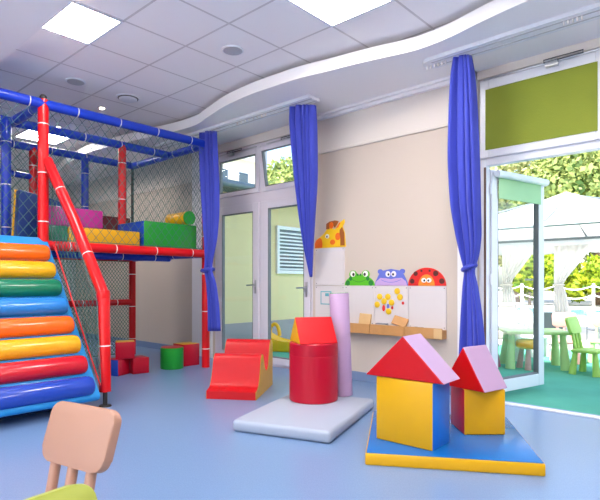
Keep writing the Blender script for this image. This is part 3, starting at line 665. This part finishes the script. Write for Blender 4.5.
# ================================================================== FOAM SHAPES ON THE FLOOR
wv = thing('foam_wave', 'red and yellow wavy foam rocker seat with two humps on the floor', 'foam shape', (-3.86, 2.964, 0), math.radians(33.5))
prof = [(0, .0), (0, .072), (.05, .082), (.10, .105), (.14, .16), (.17, .235), (.20, .32), (.225, .365), (.26, .383), (.30, .375), (.33, .33), (.37, .25), (.42, .205), (.48, .2), (.53, .235), (.565, .31), (.59, .39), (.62, .45), (.66, .478), (.71, .474), (.745, .44), (.755, .39), (.755, .0)]
ps = [prof[0]] + smooth_line(prof[1:-1], 3) + [prof[-1]]
bm = newbm(); prism(bm, [(y, z) for y, z in ps], 0, 0, .475); link('foam_core', bm, M['yellow'], wv, smooth=35)
def off(ps, d):
    out = []
    for i, p in enumerate(ps):
        a = Vector(ps[max(i - 1, 0)]); b = Vector(ps[min(i + 1, len(ps) - 1)]); t = (b - a).normalized(); out.append((p[0] - t.y * d, p[1] + t.x * d))
    return out
inner = [(0, .001)] + ps[1:-1] + [(.755, .001)]; outer = off(inner, .006)
bm = newbm(); A = [[bm.verts.new((x, *p)) for p in outer] for x in (.004, .16, .32, .471)]; Bv = [[bm.verts.new((x, *p)) for p in inner] for x in (.004, .16, .32, .471)]
for S1, S2, fl_ in ((A, A, 0),):
    for i in range(3):
        for k in range(len(outer) - 1):
            bm.faces.new((A[i][k], A[i + 1][k], A[i + 1][k + 1], A[i][k + 1])); bm.faces.new((Bv[i][k], Bv[i][k + 1], Bv[i + 1][k + 1], Bv[i + 1][k]))
for k in range(len(outer) - 1):
    bm.faces.new((A[0][k], A[0][k + 1], Bv[0][k + 1], Bv[0][k])); bm.faces.new((A[3][k], Bv[3][k], Bv[3][k + 1], A[3][k + 1]))
for k in (0, len(outer) - 1):
    for i in range(3): bm.faces.new((A[i][k], Bv[i][k], Bv[i + 1][k], A[i + 1][k]))
link('red_cover', bm, vinyl('wave_red_vinyl', (.50, .003, .007), .5, 9, .42, .05), wv, smooth=50)
# grey mat, red cylinder, prism roof, lilac roll
bm = newbm(); box(bm, 0, .765, 0, 1.09, 0, .085, .028, 4); gm = link('foam_mat', bm, M['greymat'], loc=(-2.875, 2.435, 0), smooth=60); gm.rotation_euler = (0, 0, math.radians(18.5)); tag(gm, 'grey blue foam mat under the red cylinder', 'mat')
t = thing('foam_cylinder', 'large red foam cylinder standing on the grey mat', 'foam shape', (-2.865, 3.34, .0855))
bm = newbm(); lathe(bm, [(.2, 0), (.207, .006), (.207, .02), (.207, .378), (.207, .383), (.2055, .386), (.207, .389), (.207, .394), (.207, .465), (.207, .482), (.2, .49)], n=48); link('body', bm, M['darkred'], t, smooth=40)
t = thing('foam_prism', 'red and yellow triangular foam prism on top of the red cylinder', 'foam shape', (-2.865, 3.335, .576), math.radians(58))
bm = newbm(); pr = [(-.13, 0), (.15, 0), (0, .185)]
prism(bm, [(-.165, 0), (.165, 0), (0.0, .215)], 0, -.165, .165, .008); link('prism', bm, M['red'], t, mats=[M['red'], M['yellow']])
ob = t.children[0]
for p in ob.data.polygons:
    if abs(p.normal.x) > .7: p.material_index = 1
t = thing('foam_roll', 'tall lilac foam roll standing on the grey mat by the red cylinder', 'foam shape', (-2.77, 3.63, .0855)); t.rotation_euler = (math.radians(-.3), math.radians(-3.2), 0)
bm = newbm(); lathe(bm, [(.081, 0), (.085, .006), (.088, .895), (.085, .9)], n=32); link('body', bm, M['lilac'], t, smooth=40)
bm = newbm(); lathe(bm, [(.084, .9), (.084, .904), (.075, .905)], n=32); link('end_cap', bm, M['green'], t, smooth=40)
# blue mat with two little houses
t = thing('foam_mat', 'square blue foam mat with yellow sides under the two block houses', 'mat', (-1.757, 2.516, 0), math.radians(31.5))
bm = newbm(); box(bm, 0, 1.0, 0, 1.02, 0, .070, .008); link('side_band', bm, M['yellow'], t, smooth=40)
bm = newbm(); box(bm, .008, .992, .008, 1.012, .0702, .074, .003); link('top_sheet', bm, vinyl('mat_blue_vinyl', (.004, .125, .42), .3, 5, .25, .1), t, smooth=40)
H1 = (-1.668, 2.915)
def house_cube(name, c, rot, w, d, h, mf, ms, label, z=.0745):
    bm = newbm(); box(bm, -w / 2, w / 2, -d / 2, d / 2, 0, h, .009); o = link(name, bm, mf, loc=(c[0], c[1], z), mats=[mf, ms], smooth=40); o.rotation_euler = (0, 0, rot)
    for p in o.data.polygons:
        if abs(p.normal.x) > .7: p.material_index = 1
    tag(o, label, 'foam block'); return o
house_cube('foam_block', H1, math.radians(1.5), .395, .24, .405, M['yellow'], M['blue'], 'yellow faced foam block with blue sides on the blue mat')
def roof(name, c, rot, w, d, h, z, label, mslope, mgable):
    bm = newbm(); prism(bm, [(-w / 2, 0), (w / 2, 0), (0, h)], 1, -d / 2, d / 2, .008); o = link(name, bm, mslope, loc=(c[0], c[1], z), mats=[mslope, mgable]); o.rotation_euler = (0, 0, rot)
    for p in o.data.polygons:
        if abs(p.normal.y) > .7 or p.normal.z < -.7: p.material_index = 1
    tag(o, label, 'foam shape', 'foam roofs'); return o
roof('foam_roof', (H1[0] - .005, H1[1] + .0), math.radians(3), .545, .25, .27, .4805, 'wide red and lilac foam roof on the yellow and blue block', M['lilac'], M['red'])
H2 = (-1.472, 3.444)
house_cube('foam_block', H2, math.radians(43), .275, .29, .30, M['yellow'], M['darkred'], 'yellow faced foam block with crimson sides on the blue mat')
roof('foam_roof', (-1.462, 3.385), math.radians(-12), .335, .26, .28, .3755, 'narrow red and lilac foam roof on the crimson sided block', M['lilac'], M['red'])

# ================================================================== CHILDREN'S CHAIRS AND TABLES
def chair_proto(m, label, loc, rot, group=None, src=None, mb=None, mleg=None):
    if src is not None:
        o = copy_tree(src); o.location = loc; o.rotation_euler = (0, 0, rot); o['label'] = label; o.scale = (1, 1, 1)
        if group: o['group'] = group
        for ch in list(o.children):
            ch.data = ch.data.copy(); ch.data.materials.clear(); ch.data.materials.append((mb or m) if ch.name.startswith('backrest') else (mleg or m) if ch.name.startswith('leg') else m)
        return o
    t = thing('child_chair', label, 'chair', loc, rot, group)
    bm = newbm(); box(bm, -.165, .165, -.15, .15, .265, .30, .012, 3); link('seat', bm, m, t, smooth=40)
    for sx in (-1, 1):
        for sy in (-1, 1):
            bm = newbm(); tube(bm, [(sx * .125, sy * .11, .27), (sx * .15, sy * .135, 0)], .028, 16, .042); link('leg', bm, m, t, smooth=40)
    for sx in (-.088, 0, .088):
        bm = newbm(); tube(bm, [(sx, .12, .29), (sx, .165, .52)], .0175, 12); link('back_strut', bm, m, t, smooth=40)
    bm = newbm(); w = .152; r = .045; pts = []
    for cx, cz, a in ((w - r, -.10 + r, -PI / 2), (w - r * .9, .10 - r * .9, 0), (-w + r * .9, .10 - r * .9, PI / 2), (-w + r, -.10 + r, PI)):
        for k in range(6): q = a + PI / 2 * k / 5; pts.append((cx + r * math.cos(q) * (1.0), cz + r * math.sin(q)))
    prism(bm, pts, 1, -.018, .018, .006)
    b = link('backrest', bm, m, t, smooth=35); b.location = (0, .183, .575); b.rotation_euler = (math.radians(-17), 0, 0)
    return t
ch0 = chair_proto(M['pinkp'], 'salmon pink child chair standing on the blue floor near the ramp', (-1.672, .607, 0), math.radians(11.6)); ch0.scale = (1.05, 1.0, .98)
lc = chair_proto(M['limep'], 'lime child chair of which only the top edge shows at the bottom', (-.872, .396, 0), math.radians(96), src=ch0); lc.scale = (1, 1, .963)
# outside
GZ = -.02
G = 'child chairs on the terrace'
chair_proto(M['greenp'], 'light green child chair at the right hand green table', (-1.57, 6.93, GZ), math.radians(82), G, ch0)
chair_proto(M['rosep'], 'pale rose child chair behind the long green table', (-2.05, 7.74, GZ), math.radians(20), G, ch0)
chair_proto(M['palegreenp'], 'pale green child chair behind the right hand green table', (-1.66, 8.1, GZ), math.radians(10), G, ch0)
st = thing('child_stool', 'orange child stool with rose legs tucked under the long green table', 'stool', (-2.245, 6.84, GZ), .4)
bm = newbm(); lathe(bm, [(.12, .26), (.15, .28), (.155, .33), (.14, .365), (.10, .375)], n=24); link('seat', bm, M['orangep'], st, smooth=50)
for k in range(3):
    q = 2 * PI * k / 3 + .4; bm = newbm(); tube(bm, [(.09 * math.cos(q), .09 * math.sin(q), .27), (.13 * math.cos(q), .13 * math.sin(q), 0)], .028, 14, .04); link('leg', bm, M['rosep'], st, smooth=40)
chair_proto(M['whitep'], 'white child stool chair seen through the door glass', (-2.60, 8.12, GZ), math.radians(60), G, ch0)
chair_proto(M['magp'], 'dark pink child chair at the left edge of the door glass', (-2.80, 6.7, GZ), math.radians(150), G, ch0)
t = chair_proto(M['rosep'], 'pale rose child chair tipped over on the green carpet', (-1.05, 6.72, GZ + .15), math.radians(60), G, ch0); t.rotation_euler = (math.radians(90), math.radians(0), math.radians(35)); t.location = (-.93, 6.75, .135)
def table(label, loc, rot, m, src=None, w=.78, d=.56):
    if src is not None:
        o = copy_tree(src); o.location = loc; o.rotation_euler = (0, 0, rot); o['label'] = label
        for ch in o.children: ch.data = ch.data.copy(); ch.data.materials.clear(); ch.data.materials.append(m)
        return o
    t = thing('child_table', label, 'table', loc, rot, 'child tables on the terrace')
    bm = newbm(); box(bm, -w / 2, w / 2, -d / 2, d / 2, .445, .485, .015, 3); link('table_top', bm, m, t, smooth=40)
    for sx in (-1, 1):
        for sy in (-1, 1):
            bm = newbm(); tube(bm, [(sx * (w / 2 - .09), sy * (d / 2 - .09), .45), (sx * (w / 2 - .06), sy * (d / 2 - .06), 0)], .035, 18, .062); link('leg', bm, m, t, smooth=40)
    return t
tb = table('long light green child table behind the open door glass', (-2.25, 7.05, GZ), math.radians(30), M['palegreenp'])
table('light green child table at the right edge behind the green chair', (-.99, 7.14, GZ), math.radians(8), M['palegreenp'], tb)
table('white child table at the far left behind the door glass', (-2.95, 7.45, GZ), math.radians(30), M['whitep'], tb)

# ================================================================== TERRACE AND GARDEN
bm = newbm(); box(bm, -7.2, 5, Y1, 9.2, -.12, GZ, 0); struct('ground_terrace', bm, M['carpet'])
bm = newbm(); box(bm, -40, 40, 9.2, 70, -.14, GZ - .01); struct('ground_garden', bm, M['paving'])
bm = newbm(); box(bm, -40, 40, -40, YB - .15, -.14, GZ - .01); struct('ground_bounce', bm, mat('bounce_white', (.84, .80, .76), .8, var=.05))  # unseen pale ground, added to bounce sunlight up through the back openings
# wing of the building with plinth, louvre, eave
WX = -6.6
wg = bpy.data.objects.new('wall_wing', None); C.objects.link(wg); wg['kind'] = 'structure'
bm = newbm(); box(bm, -10.4, WX, Y1 + .002, 13.5, -.1, 2.60); link('rendered_wall', bm, M['ylwall'], wg)
bm = newbm(); box(bm, WX, WX + .03, Y1 + .002, 13.5, -.1, .40); link('plinth', bm, M['plinth'], wg)
bm = newbm(); prism(bm, [(WX + .40, 2.58), (WX + .40, 2.68), (-8.5, 2.98), (-10.6, 2.68), (-10.6, 2.58)], 1, Y1 + .002, 13.8); link('roof', bm, M['rooftile'], wg)
bm = newbm(); tube(bm, [(WX + .45, Y1 + .02, 2.62), (WX + .45, 13.8, 2.62)], .06, 10); link('gutter', bm, M['gsteel'], wg, smooth=40)
lv = thing('wall_louvre', 'white slatted louvre set in the pale yellow outside wall', 'louvre', (WX + .001, 7.25, 1.25))
bm = newbm()
for a in ((-.62, -.56, 0, .87), (.56, .62, 0, .87)): box(bm, 0, .05, a[0], a[1], a[2], a[3])
box(bm, 0, .05, -.56, .56, 0, .06); box(bm, 0, .05, -.56, .56, .81, .87); link('louvre_frame', bm, M['slat'], lv)
bm = newbm(); box(bm, 0, .006, -.56, .56, .06, .81); link('backing', bm, M['slatdark'], lv)
for k in range(11):
    bm = newbm(); z = .085 + k * .066; box(bm, .012, .045, -.56, .56, -.014, .014, mx=Matrix.Translation((0, 0, z)) @ Matrix.Rotation(0, 4, 'Y')); link('slat', bm, M['slat'], lv)
# cream building beyond the wing
cb = thing('cream_building', 'tall cream building beyond the tiled roof seen in the high window', 'building', (-22.2, 14.0, GZ))
bm = newbm(); box(bm, -3, 3, -3, 4, 0, 7.2); link('building_wall', bm, M['creamwall'], cb)
for y in (-2.2, -.9, .4, 1.7, 3.0):
    for z in (3.6, 5.4):
        bm = newbm(); box(bm, 2.98, 3.04, y - .35, y + .35, z, z + 1.2); w = link('window', bm, M['pvcw'], cb)
        bm = newbm(); box(bm, 3.03, 3.06, y - .29, y + .29, z + .06, z + 1.14); link('window_pane', bm, M['wing'], w)
bm = newbm(); box(bm, -3.3, 3.3, -3.3, 4.3, 7.2, 7.45); link('flat_roof', bm, M['poolrim'], cb)
# yellow toy slide on the carpet
ty = thing('toy_slide', 'bright yellow plastic toy rocker on the green carpet outside', 'toy', (-5.72, 6.02, GZ), math.radians(25))
bm = newbm(); prism(bm, [(-.45, .06), (-.38, .0), (.38, .0), (.45, .06), (.45, .16), (.30, .20), (.12, .17), (0, .14), (-.15, .17), (-.36, .30), (-.45, .32)], 1, -.17, .17, .02); link('body', bm, M['yellowp'], ty, smooth=50)
bm = newbm(); pts = [(-.22 + .085 * math.cos(q), 0, .24 + .19 * math.sin(q)) for q in [PI * k / 14 for k in range(15)]]; tube(bm, pts, .03, 10); link('handle', bm, M['yellowp'], ty, smooth=60)
# gazebo
gx0, gx1, gy0, gy1, ge = -5.8, -.36, 10.0, 13.4, 2.18
gz_ = thing('gazebo', 'white canopy gazebo with grey steel frame beyond the terrace', 'gazebo', ((gx0 + gx1) / 2, (gy0 + gy1) / 2, GZ)); GO_ = Vector(gz_.location)
hx, hy = (gx1 - gx0) / 2, (gy1 - gy0) / 2
ap = Vector((0, 0, 3.0)); cor = [Vector(v) for v in ((-hx, -hy, ge), (hx, -hy, ge), (hx, hy, ge), (-hx, hy, ge))]
bm = newbm(); N = 8
for i in range(4):
    a, b = cor[i], cor[(i + 1) % 4]; grid = []
    for r in range(N + 1):
        t = r / N; row = []
        for k in range(N + 1):
            q = a.lerp(b, k / N).lerp(ap, t); q = q.copy(); q.z -= .10 * math.sin(PI * t); row.append(bm.verts.new(q))
        grid.append(row)
    for r in range(N):
        for k in range(N):
            try: bm.faces.new((grid[r][k], grid[r][k + 1], grid[r + 1][k + 1], grid[r + 1][k]))
            except ValueError: pass
bmesh.ops.remove_doubles(bm, verts=bm.verts, dist=.0005)
cn = link('canopy', bm, M['canopy'], gz_, smooth=30); s = cn.modifiers.new('t', 'SOLIDIFY'); s.thickness = .01
for i in range(4):
    a, b = cor[i], cor[(i + 1) % 4]; bm = newbm(); tube(bm, [a - Vector((0, 0, .03)), b - Vector((0, 0, .03))], .03, 8); link('eave_tube', bm, M['gsteel'], gz_, smooth=40)
    bm = newbm(); tube(bm, [a - Vector((0, 0, .05)), ap - Vector((0, 0, .06))], .022, 8); link('rafter', bm, M['gsteel'], gz_, smooth=40)
    m_ = (a + b) / 2; bm = newbm(); tube(bm, [m_ - Vector((0, 0, .03)), m_.lerp(ap, .5) - Vector((0, 0, .1)), ap - Vector((0, 0, .08))], .02, 8); link('rafter', bm, M['gsteel'], gz_, smooth=40)
    bm = newbm(); tube(bm, [Vector((a.x, a.y, 0)), a], .04, 10); link('post', bm, M['gsteel'], gz_, smooth=40)
    if i == 0: continue
    d = (b - a).normalized(); bm = newbm(); nn = 40
    out = Vector((d.y, -d.x, 0)); rows = []
    for k in range(nn + 1):
        q = a.lerp(b, k / nn) + out * (.03 + .012 * math.sin(k * 1.3)); zz = ge - .36 - .03 * abs(math.sin(k * PI / 5))
        rows.append((bm.verts.new((q.x, q.y, ge)), bm.verts.new((q.x, q.y, zz))))
    for A, B in zip(rows, rows[1:]): bm.faces.new((A[0], B[0], B[1], A[1]))
    v = link('valance', bm, M['sheer'], gz_, smooth=60); s = v.modifiers.new('t', 'SOLIDIFY'); s.thickness = .008
def outcurtain(cx, cy, along, label, w0=.62, ztie=1.05, side=1):
    t = thing('gazebo_curtain', label, 'curtain', (cx, cy, GZ), along, 'white gazebo curtains')
    bm = newbm(); R = []
    for z, w in ((2.0, w0), (1.75, w0 * .92), (1.45, w0 * .62), (1.2, w0 * .36), (ztie, .2), (.85, .27), (.5, .33), (.08, .36)):
        row = []
        for k in range(37):
            u = k / 36; row.append(bm.verts.new((side * w * u, .03 * math.sin(u * 2 * PI * 5), z)))
        R.append(row)
    for A, B in zip(R, R[1:]):
        for k in range(36): bm.faces.new((A[k], A[k + 1], B[k + 1], B[k]))
    c = link('cloth', bm, M['sheer'], t, smooth=180); s = c.modifiers.new('t', 'SOLIDIFY'); s.thickness = .006
    bm = newbm(); tube(bm, [(side * (.1 + .12 * math.cos(2 * PI * k / 16)), .05 * math.sin(2 * PI * k / 16), ztie) for k in range(17)], .02, 8); link('tieback', bm, M['sheer'], t, smooth=60)
outcurtain(-3.78, 13.33, 0, 'white gazebo curtain beside the door edge, tied at mid height', .75)
outcurtain(-4.75, 12.6, math.radians(25), 'white gazebo curtain seen through the door glass', .7)
outcurtain(-5.7, 10.2, PI / 2, 'white gazebo curtain at the near left gazebo post', .7)
# pool, rope fence
bm = newbm(); box(bm, -12, 8, 16.5, 17.0, -.1, .05, .01); box(bm, -12, 8, 24, 24.5, -.1, .05, .01); struct('ground_pool_rim', bm, M['poolrim'])
bm = newbm(); box(bm, -12, 8, 17.0, 24.0, -.1, .0); o = struct('water_pool', bm, M['pool'])
rf_ = thing('rope_fence', 'white rope fence with posts behind the pool', 'fence', (-4, 25, 0))
for k in range(9):
    bm = newbm(); box(bm, -6 + k * 1.5 - .05, -6 + k * 1.5 + .05, -.05, .05, GZ - .02, 1.05, .01); link('post', bm, M['rope'], rf_)
for k in range(8):
    for z in (.95, .55):
        bm = newbm(); tube(bm, [(-6 + k * 1.5 + 1.5 * q / 8, 0, z - .18 * math.sin(PI * q / 8)) for q in range(9)], .03, 6); link('rope', bm, M['rope'], rf_, smooth=60)
# lounge chairs and a wicker pouf
def lounge(label, loc, rot, src=None):
    if src is not None:
        o = copy_tree(src); o.location = loc; o.rotation_euler = (0, 0, rot); o['label'] = label; return o
    t = thing('garden_chair', label, 'chair', loc, rot, 'dark garden chairs')
    bm = newbm(); box(bm, -.27, .27, -.25, .25, .40, .42, .005); link('seat', bm, M['mesh'], t)
    bm = newbm(); box(bm, -.27, .27, -.01, .01, 0, .5, .005, mx=Matrix.Translation((0, .26, .43)) @ Matrix.Rotation(-.25, 4, 'X')); link('backrest', bm, M['mesh'], t)
    for sx in (-1, 1):
        for sy in (-1, 1):
            bm = newbm(); tube(bm, [(sx * .28, sy * .24, 0), (sx * .28, sy * .24, .62 if sy < 0 else .42)], .015, 8); link('leg', bm, M['gsteel'], t)
        bm = newbm(); tube(bm, [(sx * .28, -.26, .62), (sx * .28, .30, .64)], .016, 8); link('armrest', bm, M['gsteel'], t)
    return t
l0 = lounge('dark mesh garden chair just right of the door edge', (-2.80, 9.75, GZ - .01), math.radians(200)); l0.scale = (.72, .72, .66)
lounge('dark mesh garden chair by the pool at the right picture edge', (-2.12, 10.3, GZ - .01), math.radians(-50), l0)
t = thing('wicker_pouf', 'round grey wicker basket table seen through the door glass', 'basket', (-4.0, 10.4, GZ - .01))
bm = newbm(); lathe(bm, [(.28, 0), (.33, .08), (.34, .35), (.32, .62), (.27, .66)], n=28); link('basket', bm, M['wicker'], t, smooth=50)
bm = newbm(); lathe(bm, [(.30, .66), (.31, .69), (.26, .70)], n=28); link('lid', bm, M['whitep'], t, smooth=50)

# trees and shrubs
def leaves(n, rad, size, squash=1.0, lobes=9):
    bm = newbm(); cs = []
    for _ in range(lobes):
        v = Vector((random.gauss(0, 1), random.gauss(0, 1), random.gauss(0, 1))).normalized() * random.uniform(.25, .68) * rad; v.z *= squash; cs.append((v, rad * random.uniform(.30, .5)))
    for _ in range(n):
        c, r = random.choice(cs); d = Vector((random.gauss(0, 1), random.gauss(0, 1), random.gauss(0, 1))).normalized()
        p = c + d * r * random.uniform(.7, 1.05); a = Vector((random.uniform(-1, 1), random.uniform(-1, 1), random.uniform(-1, 1))).normalized(); b = a.cross(d + Vector((.01, .02, .03))).normalized()
        s = size * random.uniform(.6, 1.3); a = a * s; b = b * s * .55
        bm.faces.new([bm.verts.new(p - a), bm.verts.new(p + b - a * .1), bm.verts.new(p + a), bm.verts.new(p - b - a * .1)])
    return bm
def make_tree(label, loc, leafm, rad, trunk, size, n, squash=1.1, name='tree', group='trees in the garden', sc=1.0):
    t = thing(name, label, 'tree' if name == 'tree' else 'shrub', loc, random.uniform(0, 6), group); t.scale = (sc,) * 3
    bm = leaves(n, rad, size, squash); c = link('crown', bm, leafm, t); c.location = (0, 0, trunk + rad * .6)
    bm = newbm(); tube(bm, [(0, 0, 0), (.05, .02, trunk * .5), (0, 0, trunk + rad * .7)], max(.06, rad * .06), 10, .03); link('trunk', bm, M['bark'], t, smooth=60)
    return t
P1 = make_tree('tall mid green tree just right of the door transom edge', (-6.2, 29, -.02), LEAF[0], 4.6, 3.0, .17, 11000)
P2 = make_tree('tall pale yellow green tree right of the middle of the doorway', (-1.8, 31, -.02), LEAF[1], 4.6, 3.2, .17, 11000)
def again(src, label, loc, sc, rot):
    o = copy_tree(src); o.location = loc; o.scale = (sc,) * 3; o.rotation_euler = (0, 0, rot); o['label'] = label
again(P1, 'mid green tree at the right picture edge of the doorway', (2.5, 33, -.02), 1.1, 1.0); again(P2, 'pale tree behind the left side of the open door', (-10.5, 30, -.02), 1.05, 2.0)
again(P1, 'green tree filling the right high window of the balcony doors', (-22, 25.5, -.02), 1.1, 3.0); again(P2, 'pale tree behind the cream building', (-32, 27, -.02), 1.1, 4.0)
again(P1, 'far green tree behind the gazebo roof', (-7.5, 38, -.02), 1.35, 5.0); again(P2, 'far pale tree in the upper right of the doorway', (-.5, 40, -.02), 1.5, .5); again(P1, 'far green tree in the upper middle of the doorway', (-3.8, 39, -.02), 1.4, 2.2)
S0 = make_tree('yellow green shrub beside the white gazebo curtain', (-5.2, 26.6, -.02), LEAF[2], 1.35, .4, .16, 2600, 1.0, 'shrub', 'yellow green shrubs behind the pool')
again(S0, 'yellow green shrub in the middle behind the rope fence', (-3.6, 26.9, -.02), 1.1, 1.0); again(S0, 'yellow green shrub at the right picture edge behind the rope fence', (-1.9, 26.8, -.02), 1.05, 2.1); again(S0, 'yellow green shrub seen through the door glass behind the gazebo', (-7.0, 26.8, -.02), 1.1, 3.3); again(S0, 'yellow green shrub far left behind the door glass', (-8.7, 26.7, -.02), 1.1, 4.4)

# ================================================================== LIGHT
w = bpy.data.worlds.new('sky'); bpy.context.scene.world = w; w.use_nodes = True; nt = w.node_tree; bg = nt.nodes['Background']
sk = nt.nodes.new('ShaderNodeTexSky'); sk.sky_type = 'NISHITA'; sk.sun_disc = False; sk.sun_elevation = math.radians(52); sk.sun_rotation = math.radians(150); sk.air_density = 1.0; sk.dust_density = 2.5
nt.links.new(sk.outputs['Color'], bg.inputs['Color']); bg.inputs['Strength'].default_value = .40
sl = bpy.data.lights.new('sun', 'SUN'); sl.energy = 8.0; sl.angle = math.radians(3); sl.color = (1, .95, .86)
so = bpy.data.objects.new('sun', sl); C.objects.link(so); so.rotation_euler = Vector((.30, .50, -1.0)).to_track_quat('-Z', 'Y').to_euler()

# ================================================================== CAMERA
cd = bpy.data.cameras.new('camera'); cam = bpy.data.objects.new('camera', cd); C.objects.link(cam)
cam.location = (0, 0, CAMH); cam.rotation_euler = (PI / 2, 0, TH); cd.sensor_width = 36; cd.lens = FPX / 600 * 36; cd.shift_y = (HOR - 250) / 600; cd.clip_start = .05; cd.clip_end = 300
sc = bpy.context.scene; sc.camera = cam
vs = sc.view_settings; vs.view_transform = 'Standard'; vs.look = 'None'; vs.gamma = 1; vs.use_curve_mapping = False; vs.exposure = 0.78
sc.cycles.use_denoising = True; sc.cycles.max_bounces = 10; sc.cycles.diffuse_bounces = 5; sc.cycles.transparent_max_bounces = 16; sc.cycles.sample_clamp_indirect = 8
